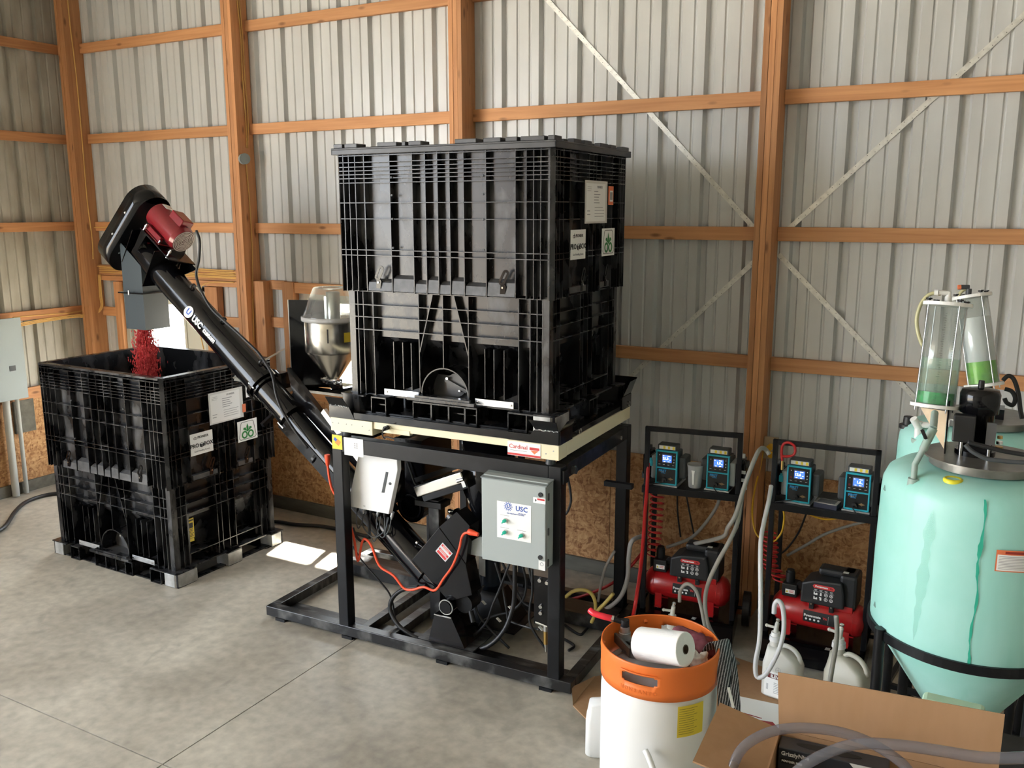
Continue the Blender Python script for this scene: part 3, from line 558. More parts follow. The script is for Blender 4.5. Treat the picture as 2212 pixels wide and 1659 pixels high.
# ------------------------------------------------------------ collapsible seed boxes
VX=[-.66,-.62,-.575,-.51,-.33,-.175,-.088,-.007,.072,.163,.304,.485,.551,.595,.637]
VY=[-.50,-.463,-.415,-.333,-.062,.002,.047,.111,.30,.404,.444,.484]
HZ=[1.538,1.500,1.474,1.452,1.430,1.408,1.383,1.268,1.175,.994,.962]
def seed_box(name,label,loc,rz,opened,caps):
    t=thing(name,label,'seed box',loc,rz,None)
    hx,hy=.7127,.542; dp=.042; th=.0045
    # upper sleeve -------------------------------------------------
    s=MB(); ix,iy=hx-dp,hy-dp; z0,z1=.762,1.556 if opened else 1.556
    w=.012
    for (a,b,c,d) in ((-ix,ix,-iy,-iy+w),(-ix,ix,iy-w,iy),(-ix,-ix+w,-iy+w,iy-w),(ix-w,ix,-iy+w,iy-w)): s.box(a,b,c,d,z0,z1)
    def vribs(xs,ys,z0,z1,hx,hy,ix,iy,th=th):
        for x in xs:
            for sy in (-1,1): s.box(x-th/2,x+th/2,sy*iy,sy*hy,z0,z1)
        for y in ys:
            for sx in (-1,1): s.box(sx*ix,sx*hx,y-th/2,y+th/2,z0,z1)
    vribs(VX,VY,.748,1.545,hx,hy,ix,iy)
    def hring(z,hx,hy,ix,iy,t=.0045,cut=.02):
        z0_,z1_=z-t/2,z+t/2
        s.box(-hx+cut,hx-cut,-hy,-iy,z0_,z1_); s.box(-hx+cut,hx-cut,iy,hy,z0_,z1_); s.box(-hx,-ix,-hy+cut,hy-cut,z0_,z1_); s.box(ix,hx,-hy+cut,hy-cut,z0_,z1_)
        for sx in (-1,1):
            for sy in (-1,1): s.prism([(sx*(hx-cut),sy*hy),(sx*hx,sy*(hy-cut)),(sx*ix,sy*(hy-cut)),(sx*ix,sy*iy),(sx*(hx-cut),sy*iy)],z0_,z1_)
    for z in HZ: hring(z,hx,hy,ix,iy)
    hring(1.5635,hx+.004,hy+.004,ix-.012,iy-.012,.015,.03)
    # corner posts
    for sx in (-1,1):
        for sy in (-1,1):
            s.box(sx*ix,sx*(hx-.003),sy*(hy-.024),sy*(hy-.019),.70+.045,1.556); s.box(sx*(hx-.024),sx*(hx-.019),sy*iy,sy*(hy-.003),.745,1.556)
            s.prism([(sx*(hx-.022),sy*hy),(sx*hx,sy*(hy-.022)),(sx*(hx-.005),sy*(hy-.024)),(sx*(hx-.024),sy*(hy-.005))],.745,1.556)
    s.build('upper_sleeve',BLKP,t)
    # skirt blocks and finger pockets along the lower edge of the sleeve
    SK=mat('scuffed_black_plastic',(.035,.036,.038),.4,n2=(.10,.10,.105),sc=12,amt=.9,det=9); cells=sorted([-.70]+VX+[.70])
    for i,(a,b) in enumerate(zip(cells,cells[1:])):
        if b-a<.07: continue
        for sy in (-1,1):
            dz=.05 if (i%2==0) else .075; k=MB()
            M=Matrix.Translation(((a+b)/2,sy*(hy-.022),.775)); k.add([(-(b-a)/2+.006,sy*.02,-.02),((b-a)/2-.006,sy*.02,-.02),((b-a)/2-.006,sy*.014,dz-.02),(-(b-a)/2+.006,sy*.014,dz-.02),(-(b-a)/2+.006,-sy*.02,-.02),((b-a)/2-.006,-sy*.02,-.02),((b-a)/2-.006,-sy*.02,dz),(-(b-a)/2+.006,-sy*.02,dz)],[(0,1,2,3),(4,5,6,7),(0,1,5,4),(2,3,7,6),(0,3,7,4),(1,2,6,5)],False,M)
            k.build('hand_pocket',SK,t)
    cy=sorted([-.52]+VY+[.52])
    for i,(a,b) in enumerate(zip(cy,cy[1:])):
        if b-a<.12: continue
        for sx in (-1,1): MB().box(sx*(hx-.04),sx*(hx-.004),a+.02,b-.02,.765,.80).build('hand_pocket',SK,t)
    # latch handles
    def latch(x,y,nx,side):
        M=Matrix.Translation((x,y,.86))@Matrix.Rotation(nx,4,'Z')
        m=MB(M); N=16; pts=[]
        for j in range(N):
            a=2*pi*j/N; u=.014*math.cos(a); v=.014*math.sin(a)+(.026 if math.sin(a)>0 else -.026); c,q=math.cos(-.5),math.sin(-.5)
            pts.append((u*c-v*q,-.012,u*q+v*c))
        for j in range(N): m.bar(pts[j],pts[(j+1)%N],.014,.004,(0,1,0))
        m.prism([(-.026,-.09),(.004,-.09),(.012,-.05),(-.006,-.02),(-.022,-.04)],0,.012,Matrix.Rotation(pi/2,4,'X'))
        o=m.build('latch',BLKM,t); MB(M).cyl((-.008,-.012,-.055),(-.008,-.019,-.055),.0055,n=10).build('rivet',CHR,o,world=False) if False else None
        r=MB(M).cyl((-.008,-.011,-.055),(-.008,-.018,-.055),.0055,n=10); r.v=[tuple(Vector(p)-o.location) for p in r.v]; r.build('rivet',CHR,o)
    for x in (-.42,.415): latch(x,-(hy-.012),0,0)
    for y in (-.135,.225): latch(hx-.012,y,pi/2,0)
    # lower body ---------------------------------------------------
    s=MB(); bx,by=.678,.510; jx,jy=bx-.045,by-.045; LX=[-.61,-.57,-.497,-.171,-.004,.166,.489,.56,.603,.64]; LY=[-.462,-.422,-.373,-.085,-.041,.028,.095,.366,.426,.456]
    for (a,b,c,d) in ((-jx,jx,-jy,-jy+w),(-jx,jx,jy-w,jy),(-jx,-jx+w,-jy,jy),(jx-w,jx,-jy,jy)): s.box(a,b,c,d,.47,.765)
    # hopper-like faces below the waist
    for sy in (-1,1): s.add([(-jx,sy*jy,.47),(jx,sy*jy,.47),(jx,sy*(jy-.13),.30),(-jx,sy*(jy-.13),.30),(jx,sy*(jy-.13),.115),(-jx,sy*(jy-.13),.115)],[(0,1,2,3),(3,2,4,5)])
    for sx in (-1,1): s.add([(sx*jx,-jy,.47),(sx*jx,jy,.47),(sx*(jx-.10),jy,.30),(sx*(jx-.10),-jy,.30),(sx*(jx-.10),jy,.115),(sx*(jx-.10),-jy,.115)],[(0,1,2,3),(3,2,4,5)])
    def vr(x,z0=.11,z1=.76,d=.18):
        for sy in (-1,1): s.box(x-.0025,x+.0025,sy*(by-d),sy*by,z0,z1)
    for x in LX: vr(x,.11 if abs(x)>.1 else .32)
    for x in (-.355,-.289,-.229,.273,.332,.397): vr(x,.165,.45,.16)
    for y in LY:
        for sx in (-1,1): s.box(sx*(bx-.14),sx*bx,y-.0025,y+.0025,.11,.76)
    for z in (.746,.664,.590,.513): hring(z,bx,by,jx,jy,.005,.012)
    for z in (.20,): 
        for sx in (-1,1): s.box(sx*(bx-.13),sx*bx,-.36,.36,z-.003,z+.003)
    for sx in (-1,1):
        for sy in (-1,1):
            s.box(sx*(bx-.045),sx*(bx-.002),sy*(by-.006),sy*(by-.001),.11,.76); s.box(sx*(bx-.006),sx*(bx-.001),sy*(by-.045),sy*(by-.002),.11,.76)
    for a,b in (((-.073,.745),(-.168,.40)),((.070,.745),(.164,.40))):
        s.bar((a[0],-(by-.024),a[1]),(b[0],-(by-.024),b[1]),.045,.005,(1,0,0)) if False else None
        M=frame((a[0],-by,a[1]),Vector((b[0]-a[0],0,b[1]-a[1])),Vector((0,-1,0)).cross(Vector((b[0]-a[0],0,b[1]-a[1]))))
        L=math.hypot(b[0]-a[0],b[1]-a[1]); s.box(0,L,-.003,.003,-.05,0,M)
    s.build('lower_body',BLKP,t)
    # discharge arch and slide gate
    g=MB(); N=16; ro,ri=.163,.156
    for side in (-1,):
        y0,y1=side*by,side*(by-.15)
        for j in range(N):
            a0,a1=pi*j/N,pi*(j+1)/N
            q=[(r*math.cos(a),.155+r*math.sin(a)) for r,a in ((ro,a0),(ro,a1),(ri,a1),(ri,a0))]
            g.add([(x,y0,z) for x,z in q]+[(x,y1,z) for x,z in q],[(0,1,2,3),(7,6,5,4),(0,1,5,4),(1,2,6,5),(2,3,7,6),(3,0,4,7)])
        for x in (-.1595,.1595): g.box(x-.0035,x+.0035,y0,y1,.11,.157)
    g.build('discharge_arch',BLKP,t)
    g=MB(); g.box(-.155,.155,-(by-.135),-(by-.128),.115,.25); g.cyl((.02,-(by-.128),.20),(.02,-(by-.10),.20),.075,.070,20); g.bar((-.05,-(by-.09),.23),(.10,-(by-.09),.17),.012,.02); g.box(-.155,.155,-(by+.02),-(by-.12),.118,.124)
    go=g.build('slide_gate',mat('gate_plastic',(.05,.05,.052),.4,n2=(.12,.12,.12),sc=8,amt=.7),t)
    for q in ((-.03,.24),(.055,.17)): dupb=MB().cyl((q[0],-(by-.095),q[1]),(q[0],-(by-.075),q[1]),.008,n=10).build('gate_bolt',CHR,t)
    # galvanised strap plates
    for a,b,c,d in ((-.424,-.174,.160,.122),(.213,.463,.160,.122)):
        m=MB().add([(a,-by-.012,c),(b,-by-.012,c),(b,-by-.012,d),(a,-by-.012,d),(a,-by-.009,c),(b,-by-.009,c),(b,-by-.009,d),(a,-by-.009,d)],[(0,1,2,3),(7,6,5,4),(0,1,5,4),(1,2,6,5),(2,3,7,6),(3,0,4,7)])
        o=m.build('strap_plate',GALV,t,bevel=.004)
        for x in (a+.018,b-.018): MB().cyl((x,-by-.012,(c+d)/2),(x,-by-.018,(c+d)/2),.007,n=8).build('plate_bolt',CHR,o,world=True) if False else MB().cyl((x,-by-.012,(c+d)/2),(x,-by-.018,(c+d)/2),.007,n=8).build('plate_bolt',CHR,t)
    # pallet base ---------------------------------------------------
    b=MB(); PXX,PYY=.732,.550
    b.box(-PXX+.03,PXX-.03,-PYY+.06,PYY-.06,.104,.114)
    for sx in (-1,1):
        for y0,y1 in ((-.55,-.36),(-.055,.087),(.416,.55)):
            b.box(sx*.60,sx*PXX,y0,y1,.104,.112); b.box(sx*.60,sx*PXX,y0+.01,y1-.01,0,.006)
            for yy in (y0+.01,(y0+y1)/2,y1-.015): b.box(sx*.60,sx*(PXX-.004),yy,yy+.005,0,.108)
            b.box(sx*.60,sx*.606,y0+.01,y1-.01,0,.108)
        b.box(sx*.64,sx*.70,-.54,.54,0,.012)
    for x0,x1 in ((-.505,-.395),(-.20,-.07),(-.07,.05),(.05,.16),(.16,.24),(.44,.56)):
        for sy in (-1,1):
            yo=sy*.55; yi=sy*.36
            b.box(x0,x1,yi,yo,.100,.108); b.box(x0,x1,yi,yo,0,.006)
            for x in (x0,x1-.005): b.box(x,x+.005,yi,yo,0,.104)
            if x1-x0<.115: b.box(x0,x1,yo-sy*.05,yo-sy*.045,.05,.056)
            b.box(x0,x1,yi,yi+sy*.005,0,.104)
    for sy in (-1,1): b.box(-.72,.72,sy*.36,sy*.53,-.0,.010)
    for sx in (-1,1):
        for sy in (-1,1): b.box(sx*.56,sx*.60,sy*.40,sy*.55,.100,.108)
    b.box(-.225,.235,-.575,-.545,.120,.137); b.box(-.175,.20,-.565,-.52,.137,.150)
    b.build('pallet_base',BLKP,t)
    for sx,y0,y1 in caps:
        m=MB(); X=sx*(PXX+.002); ch=.03
        for (yy0,yy1) in ((y0,y1),):
            if sx*1>0 or True:
                lo,hi=yy0,yy1
                poly=[(sx*.60,lo),(X-sx*ch,lo),(X,lo+ch if lo<-.3 else lo),(X,hi-(ch if hi>.3 else 0)),(X-sx*ch if hi>.3 else X,hi),(sx*.60,hi)]
                m.prism(poly,.004,.103)
        m.build('corner_cap',mat('scuffed_silver_cap',(.50,.51,.51),.42,.5,n2=(.30,.30,.28),sc=14,amt=.8,det=9),t,bevel=.003,label='silver metal-clad pallet corner')
    # paperwork holder and stickers on the right-hand end
    E=lambda y,z: frame((hx+.003,y,z),(0,1,0),(0,0,1))
    m=MB(E(.035,1.27)); m.box(-.168,.168,-.121,.121,0,.003)
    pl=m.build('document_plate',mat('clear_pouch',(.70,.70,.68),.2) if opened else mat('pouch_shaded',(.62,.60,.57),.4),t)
    m=MB(E(.025,1.27)); m.box(-.145,.145,-.11,.105,.0032,.0044); m.build('document_sheet',WHTP,t)
    m=MB(); lines(m,E(.025,1.27)@Matrix.Translation((0,0,.0046)),-.13,-.07,.085,3,.011,.002); lines(m,E(.025,1.27)@Matrix.Translation((0,0,.0046)),-.03,.07,.06,5,.016,.005,.5); lines(m,E(.025,1.27)@Matrix.Translation((0,0,.0046)),-.02,.13,-.03,4,.017,.003); lines(m,E(.025,1.27)@Matrix.Translation((0,0,.0046)),-.13,-.08,-.05,2,.02,.005)
    m.build('document_print',GRYT,t)
    text('PIONEER',.02,E(.08,1.355)@Matrix.Translation((0,0,.0046)),GRYT,t)
    # maker sticker with a box drawing
    y0,z0=-.222,1.035
    MB(E(y0,z0)).box(-.105,.105,-.082,.082,0,.002).build('maker_sticker',WHTP,t)
    T=lambda a,b:E(y0,z0)@Matrix.Translation((a,b,.0022))
    text('PIONEER',.026,T(.015,.048),BLKT,t); text('PRO',.042,T(-.068,-.012),BLKT,t,bold=.001); text('BOX',.042,T(.062,-.012),BLKT,t,bold=.001); text('Seed Handling System',.0165,T(.0,-.055),GRYT,t)
    m=MB(T(0,-.012)); m.prism([(-.020,.008),(0,.018),(.020,.008),(.020,-.012),(0,-.022),(-.020,-.012)],0,.0006); m.build('box_drawing',BLKT,t)
    m=MB(T(0,-.012)@Matrix.Translation((0,0,.0008))); m.prism([(-.014,.009),(0,.003),(.014,.009),(0,.015)],0,.0004).prism([(-.0012,.003),(.0012,.003),(.0012,-.02),(-.0012,-.02)],0,.0004); m.build('box_drawing_lines',WHTP,t)
    ms=MB(T(-.058,.045)); ms.ring((-.007,0,0),(-.007,0,.0006),.009,.006,16).ring((.007,0,0),(.007,0,.0006),.009,.006,16).prism([(-.003,.006),(0,.018),(.003,.006)],0,.0006); ms.build('small_emblem',BLKT,t)
    # seedling emblem sticker
    y0,z0=.235,1.035
    MB(E(y0,z0)).box(-.102,.102,-.082,.082,0,.002).build('emblem_sticker',WHTP,t)
    m=MB(T2(E,y0,z0)); P=[(-.086,-.066),(-.060,.066),(.060,.066),(.086,-.066)]
    o=MB(E(y0,z0)@Matrix.Translation((0,0,.0022))); P=[(-.075,-.068),(-.088,-.055),(-.066,.060),(-.055,.070),(.055,.070),(.066,.060),(.088,-.055),(.075,-.068)]
    for i in range(8): o.bar((*P[i],0.0004),(*P[(i+1)%8],0.0004),.0035,.0008)
    o.build('emblem_outline',BLKT,t)
    g=MB(E(y0,z0)@Matrix.Translation((0,0,.0026))); g.ring((-.032,-.032,0),(-.032,-.032,.0007),.031,.018,24).ring((.032,-.032,0),(.032,-.032,.0007),.031,.018,24)
    g.prism([(-.008,-.01),(-.011,.028),(0,.055),(.011,.028),(.008,-.01)],0,.0007).prism([(-.006,-.006),(-.045,.012),(-.04,.026),(-.02,.026)],0,.0007).prism([(.006,-.006),(.02,.026),(.04,.026),(.045,.012)],0,.0007)
    g.build('seedling_emblem',GREENP,t)
    if opened:
        MB(E(.205,1.23)).box(-.012,.022,-.045,.02,.0045,.006).build('orange_tag',ORP,t)
        MB(E(.33,1.345)).box(-.09,.11,-.05,.035,0,.002).build('white_sheet',WHTP,t); m=MB(); lines(m,E(.33,1.345)@Matrix.Translation((0,0,.002)),-.08,.09,.02,4,.016,.003); m.build('sheet_print',GRYT,t)
        MB(frame((bx-.05+.0,-.325,.378),(0,1,0),(0,0,1))).box(-.05,.05,-.08,.075,0,.002).build('caution_label',YELP,t); q=MB(); A=frame((bx-.047,-.325,.378),(0,1,0),(0,0,1)); q.box(-.045,.045,.055,.065,0,.0006,A).box(-.045,-.01,-.06,.04,0,.0006,A).box(0,.04,.0,.04,0,.0006,A); lines(q,A,.0,.045,-.01,6,.011,.004); q.build('caution_print',BLKT,t)
        MB(frame((bx-.05,-.325,.285),(0,1,0),(0,0,1))).box(-.045,.045,-.014,.010,0,.002).build('caution_label',YELP,t)
    else:
        MB(E(.265,1.31)).box(-.04,.04,-.055,.055,0,.002).build('red_bar_label',ORP,t); MB(E(.265,1.305)).box(-.02,.03,-.03,.035,.0021,.003).build('label_panel',WHTP,t); q=MB(); A=E(.265,1.305)@Matrix.Translation((0,0,.003))
        for i in range(6): q.box(-.015+i*.007,-.012+i*.007,-.02,.025,0,.0005,A)
        q.build('label_print',BLKT,t)
    # moulded mounting pips on the front
    q=MB()
    for x in (-.315,.288):
        for z in (1.41,1.31,1.175,1.01): MB().cyl((x,-hy+.002,z),(x,-hy-.006,z),.0065,n=8).build('moulded_pip',DKG,t)
    if not opened:
        l=MB(); LXX,LYY=.732,.560
        l.box(-LXX,LXX,-LYY,LYY,1.573,1.583)
        l.box(-LXX,LXX,-LYY,-LYY+.012,1.545,1.574).box(-LXX,LXX,LYY-.012,LYY,1.545,1.574).box(-LXX,-LXX+.012,-LYY,LYY,1.545,1.574).box(LXX-.012,LXX,-LYY,LYY,1.545,1.574)
        lid=l.build('lid',mat('lid_plastic',(.022,.023,.025),.38,n2=(.07,.07,.075),sc=5,amt=.8,det=8),t,bevel=.003)
        for x0,x1 in ((-.72,-.655),(-.64,-.55),(-.405,-.27),(-.235,-.21),(-.19,-.105),(.115,.25),(.295,.40),(.43,.50),(.52,.66),(.68,.72)):
            for y0,y1 in ((-.55,-.46),(-.30,-.20),(-.16,-.05),(.08,.20),(.24,.33),(.44,.55)):
                if (x0>.3 or x1<-.5) or abs(y0)>.4: MB().box(x0,x1,y0,y1,1.583,1.607).build('stacking_lug',mat('lid_plastic'),lid,world=False,bevel=.003).location-=lid.location
    return t
def T2(E,y,z): return E(y,z)
box_low=seed_box('seed_box','open black ribbed seed box on the floor with red seed pouring into it',(-2.5053,-1.2212,0),-.0086,True,[(1,-.55,-.36),(1,-.055,.087),(1,.416,.55),(-1,-.55,-.36)])
box_top=seed_box('seed_box','lidded black ribbed seed box standing on top of the weighing platform',(.5046,-1.1481,1.509),.0269,False,[(1,-.55,-.36)])
# seed falling from the spout
def seed_stream():
    mb=MB(); oc=[(1,0,0),(-1,0,0),(0,1,0),(0,-1,0),(0,0,1),(0,0,-1)]; of=[(0,2,4),(2,1,4),(1,3,4),(3,0,4),(2,0,5),(1,2,5),(3,1,5),(0,3,5)]
    for i in range(15000):
        t=rnd.random()**.9; z=1.90-1.25*t
        e=t; spread=.060+.062*e
        x=-2.535-.055*e+rnd.gauss(0,spread*.50); y=-1.27+rnd.gauss(0,spread*.5)-.02*e
        if t<.16 and x>-2.53 and rnd.random()<.6: continue
        if t<.13: x=min(max(x,-2.60),-2.40); y=min(max(y,-1.35),-1.16)
        s=rnd.uniform(.0035,.0055); sz=rnd.uniform(1.6,3.6)
        n=len(mb.v)
        mb.v+=[(x+s*p[0],y+s*p[1],z+s*sz*p[2]) for p in oc]; mb.f+=[tuple(a+n for a in f) for f in of]; mb.sm+=[False]*8
    o=mb.build('falling_seed',SEED,None,kind='stuff'); tag(o,'stream of red treated seed falling from the square spout','seed')
seed_stream()
# ------------------------------------------------------------ weighing platform stand
SX,SY,SR=.5103,-1.184,.0359
pf=thing('platform_stand','tall black steel stand with long floor skid carrying the scale and top seed box','stand',(SX,SY,0),SR)
def leg(x0,x1,y0,y1): return MB().box(x0,x1,y0,y1,.085,1.352).build('leg',BLKF,pf,bevel=.005)
leg(-.780,-.704,-.571,-.495); leg(.710,.786,-.571,-.495); leg(-.780,-.704,.495,.571); leg(.710,.786,.495,.571)
def beam(*a,m=None,name='beam'): return MB().box(*a).build(name,m or BLKF,pf,bevel=.004)
beam(-.704,.710,-.571,-.495,1.258,1.352); beam(-.704,.710,.495,.571,1.258,1.352)
beam(-.780,-.704,-.495,.495,1.268,1.352); beam(.710,.786,-.495,.495,1.268,1.352)
# floor skid
def skid(*a): return beam(*a,m=BLKW,name='skid_rail')
skid(-1.40,.86,-.571,-.505,.020,.088); skid(-1.40,.86,.575,.641,.020,.088); skid(-1.40,-1.334,-.505,.575,.020,.088); skid(.794,.86,-.505,.575,.020,.088)
skid(-.66,-.60,-.505,.575,.020,.080); skid(-.46,-.39,-.505,.575,.020,.080)
for y0,y1 in ((-.505,-.33),(.25,.45)):
    m=MB(); m.box(-1.334,.794,y0,y1,.018,.026)
    if y0>0: m.box(-1.334,.794,y0,y0+.006,.026,.10).box(-1.334,.794,y0,y1,.100,.106)
    m.build('fork_channel',BLKW,pf)
for x in (-1.28,-.72,.0,.7):
    for y in (-.55,.60): MB().box(x-.04,x+.04,y-.025,y+.025,0,.020).build('foot_pad',BLKF,pf)
MB().box(.786,.80,-.56,-.50,1.255,1.33).build('hinge_block',BLKF,pf); MB().cyl((.787,-.42,1.30),(.815,-.42,1.30),.02,n=12).build('hinge_pin',DKG,pf)
for y in (-.40,.35): MB().cyl((.787,y,1.31),(.800,y,1.31),.014,n=6).build('bolt',CHR,pf)
# small stickers on the stand
FS=frame((-.735,-.5725,1.318),(1,0,0),(0,0,1))
MB(FS).box(-.038,.038,-.045,.045,0,.0015).build('yellow_sticker',YELP,pf)
m=MB(FS@Matrix.Translation((0,.002,.0016))@Matrix.Rotation(-.6,4,'Z'))
for i in range(5): m.box(-.012,.024,-.014+i*.007,-.0105+i*.007,0,.0004)
m.build('flag_stripes',REDP,pf); MB(FS@Matrix.Translation((-.012,.016,.0022))@Matrix.Rotation(-.6,4,'Z')).box(-.012,.010,-.010,.010,0,.0004).build('flag_canton',BLUET,pf)
F2=frame((-.612,-.5725,1.302),(1,0,0),(0,0,1)); MB(F2).box(-.07,.075,-.058,.055,0,.0015).build('white_sheet_label',WHTP,pf)
m=MB(F2@Matrix.Translation((.02,.012,.0016))); 
for i in range(6): m.box(-.012+(i%2)*.016,-.003+(i%2)*.016,-.02+(i//2)*.013,-.012+(i//2)*.013,0,.0004)
m.build('label_print',GRYT,pf)
# --- scale ------------------------------------------------------------
sc=thing('floor_scale','cream-edged black weighing scale deck under the lidded seed box','scale',(SX,SY,1.352),SR)
Z0=-1.352
def sb(n,m,*bs,bev=.003,lab=None):
    mb=MB()
    for b in bs: mb.box(b[0],b[1],b[2],b[3],b[4]+Z0,b[5]+Z0)
    return mb.build(n,m,sc,bevel=bev,label=lab)
sb('load_beam_cover',CREAM,(-.782,-.466,-.571,-.46,1.388,1.474),lab='cream load-cell housing')
sb('load_beam_cover',CREAM,(.459,.772,-.571,-.46,1.388,1.474),lab='cream load-cell housing')
sb('cream_rail',CREAM,(-.466,.459,-.560,-.52,1.430,1.474)); sb('cream_rail',CREAM,(-.40,-.20,-.565,-.53,1.415,1.445)); sb('cream_rail',CREAM,(.735,.773,-.46,.571,1.392,1.474)); sb('cream_rail',CREAM,(-.775,.735,.53,.571,1.39,1.474)); sb('cream_rail',CREAM,(-.782,-.745,-.46,.53,1.392,1.474))
for x in (-.70,.70):
    for y in (-.52,.52): MB().cyl((x,y,.0),(x,y,.05),.03,.022,12).build('load_foot',DKG,sc)
sb('deck_plate',BLKM,(-.784,.773,-.571,.571,1.478,1.507),(-.60,.60,-.575,-.571,1.478,1.520))
def gus(x0,x1,xs,name='corner_guide'):
    m=MB()
    p=[(x0,-.577,1.476+Z0),(x1,-.577,1.476+Z0),(xs[1],-.577,1.552+Z0),(xs[0],-.577,1.552+Z0)]
    q=[(a,b+.006,c) for a,b,c in p]; m.add(p+q,[(0,1,2,3),(7,6,5,4),(0,1,5,4),(1,2,6,5),(2,3,7,6),(3,0,4,7)])
    m.build(name,BLKM,sc)
    a,b=xs; s=.02
    p=[(a+.005,-.577,1.552+Z0),(b-.005,-.577,1.552+Z0),(b-s,-.615,1.612+Z0),(a-s*0+.0,-.615,1.612+Z0)] if x0<0 else [(a+.005,-.577,1.552+Z0),(b-.005,-.577,1.552+Z0),(b-.0,-.615,1.612+Z0),(a-.02+.0,-.615,1.612+Z0)]
    q=[(u,v+.006,w) for u,v,w in p]; m=MB(); m.add(p+q,[(0,1,2,3),(7,6,5,4),(0,1,5,4),(1,2,6,5),(2,3,7,6),(3,0,4,7)]); m.build('flared_guide',BLKM,sc)
    w=MB(); N=int((b-a)/.008)
    for i in range(N): w.sphere((a+.008*i+.004,-.580,1.552+Z0+rnd.uniform(-.003,.003)),rnd.uniform(.0025,.0045),6,4)
    w.build('weld_bead',ALUM,sc,kind='stuff')
gus(-.784,-.592,(-.784,-.635)); gus(.565,.773,(.628,.773))
# side guides on the right and rear corners
MB().box(.773,.779,-.571,-.40,1.476+Z0,1.552+Z0).add([(.776,-.571,1.552+Z0),(.776,-.41,1.552+Z0),(.815,-.43,1.612+Z0),(.815,-.56,1.612+Z0)],[(0,1,2,3)]).build('side_guide',BLKM,sc)
m=MB(); m.box(.773,.779,.40,.571,1.476+Z0,1.56+Z0); m.add([(.776,.571,1.56+Z0),(.776,.42,1.56+Z0),(.815,.44,1.66+Z0),(.815,.56,1.66+Z0)],[(0,1,2,3)]); m.box(.60,.773,.571,.577,1.476+Z0,1.56+Z0)
m.add([(.60,.574,1.56+Z0),(.773,.574,1.56+Z0),(.80,.62,1.66+Z0),(.60,.62,1.66+Z0)],[(0,1,2,3)]); m.build('side_guide',BLKM,sc)
for y in (-.30,.52): MB().ring((.782,y,1.50+Z0),(.787,y,1.50+Z0),.016,.010,12).build('lifting_eye',CHR,sc)
FL=frame((.561,-.5725,1.428+Z0),(1,0,0),(0,0,1))
MB(FL).box(-.102,.102,-.040,.040,0,.0015).build('maker_label',WHTP,sc)
A=FL@Matrix.Translation((0,0,.0016)); text('Cardinal',.034,A@Matrix.Translation((-.035,.012,0)),REDP,sc); MB(A).box(-.102,.102,-.038,-.026,0,.0005).box(.035,.095,.003,.018,0,.0005).build('red_bars',REDP,sc); MB(A).prism([(.04,.001),(.09,.001),(.065,-.02)],0,.0005).build('orange_wedge',ORP,sc)
q=MB(); lines(q,A,-.085,.02,-.010,1,.01,.002,.1); q.build('small_print',GRYT,sc)
for x in (-.765,-.72,-.66,-.62,-.54,-.49,.695,.74): MB().cyl((x,-.571,1.44+Z0-(.02 if int(x*100)%2 else 0)),(x,-.5735,1.44+Z0-(.02 if int(x*100)%2 else 0)),.0035,n=8).build('screw',GRYT,sc)
MB().cyl((-.355,-.566,1.452+Z0),(-.355,-.60,1.452+Z0),.014,n=12).cyl((-.355,-.60,1.452+Z0),(-.36,-.615,1.44+Z0),.011,.006,n=10).build('cable_gland',BLKR,sc)
# ------------------------------------------------------------ grey control cabinet on the right leg
cb=thing('control_cabinet','grey electrical control cabinet with three green switches on the stand','control cabinet',(SX,SY,0),SR)
y0=-.665
MB().box(.343,.741,y0+.022,-.53,.785,1.278).build('cabinet_body',GREY,cb,bevel=.003)
MB().box(.340,.738,y0,y0+.018,.778,1.262).build('door',GREY,cb,bevel=.004)
MB().add([(.336,y0-.004,1.268),(.745,y0-.004,1.268),(.745,-.50,1.292),(.336,-.50,1.292),(.336,y0-.004,1.262),(.745,y0-.004,1.262),(.745,-.50,1.284),(.336,-.50,1.284)],[(0,1,2,3),(7,6,5,4),(0,1,5,4),(1,2,6,5),(2,3,7,6),(3,0,4,7)]).build('drip_hood',mat('cabinet_hood',(.22,.25,.25),.4),cb)
for z in (1.215,.854): MB().cyl((.708,y0,z),(.708,y0-.006,z),.013,n=20).build('quarter_turn_lock',BLKR,cb)
for z in (1.20,1.0,.82): MB().box(.742,.748,y0+.02,y0+.03,z-.02,z+.02).build('hinge',DKG,cb)
FC=frame((.5455,y0-.0005,1.035),(1,0,0),(0,0,1)); MB(FC).box(-.106,.106,-.107,.107,0,.0012).build('instruction_plate',WHTP,cb)
A=FC@Matrix.Translation((0,0,.0014))
text('USC',.040,A@Matrix.Translation((.048,.078,0)),BLUET,cb,bold=.0006); 
g=MB(A@Matrix.Translation((-.035,.083,0))); g.ring((0,0,0),(0,0,.0005),.019,.0145,28)
for i in range(12):
    a=2*pi*i/12; g.cyl((.0245*math.cos(a),.0245*math.sin(a),0),(.0245*math.cos(a),.0245*math.sin(a),.0005),.0028,n=8)
g.build('gear_emblem',BLUET,cb); text('U',.026,A@Matrix.Translation((-.035,.083,0)),BLUET,cb,bold=.001)
text('CAN GIVE YOU',.007,A@Matrix.Translation((.05,.052,0)),BLUET,cb); text('SEED TREATMENT SOLUTIONS',.0078,A@Matrix.Translation((.01,.044,0)),BLUET,cb)
q=MB(); 
for x,z in ((-.055,.028),(-.055,-.045),(.05,-.045)): q.box(x-.03,x+.025,z-.001,z+.001,0,.0005,A)
q.build('switch_captions',GRYT,cb)
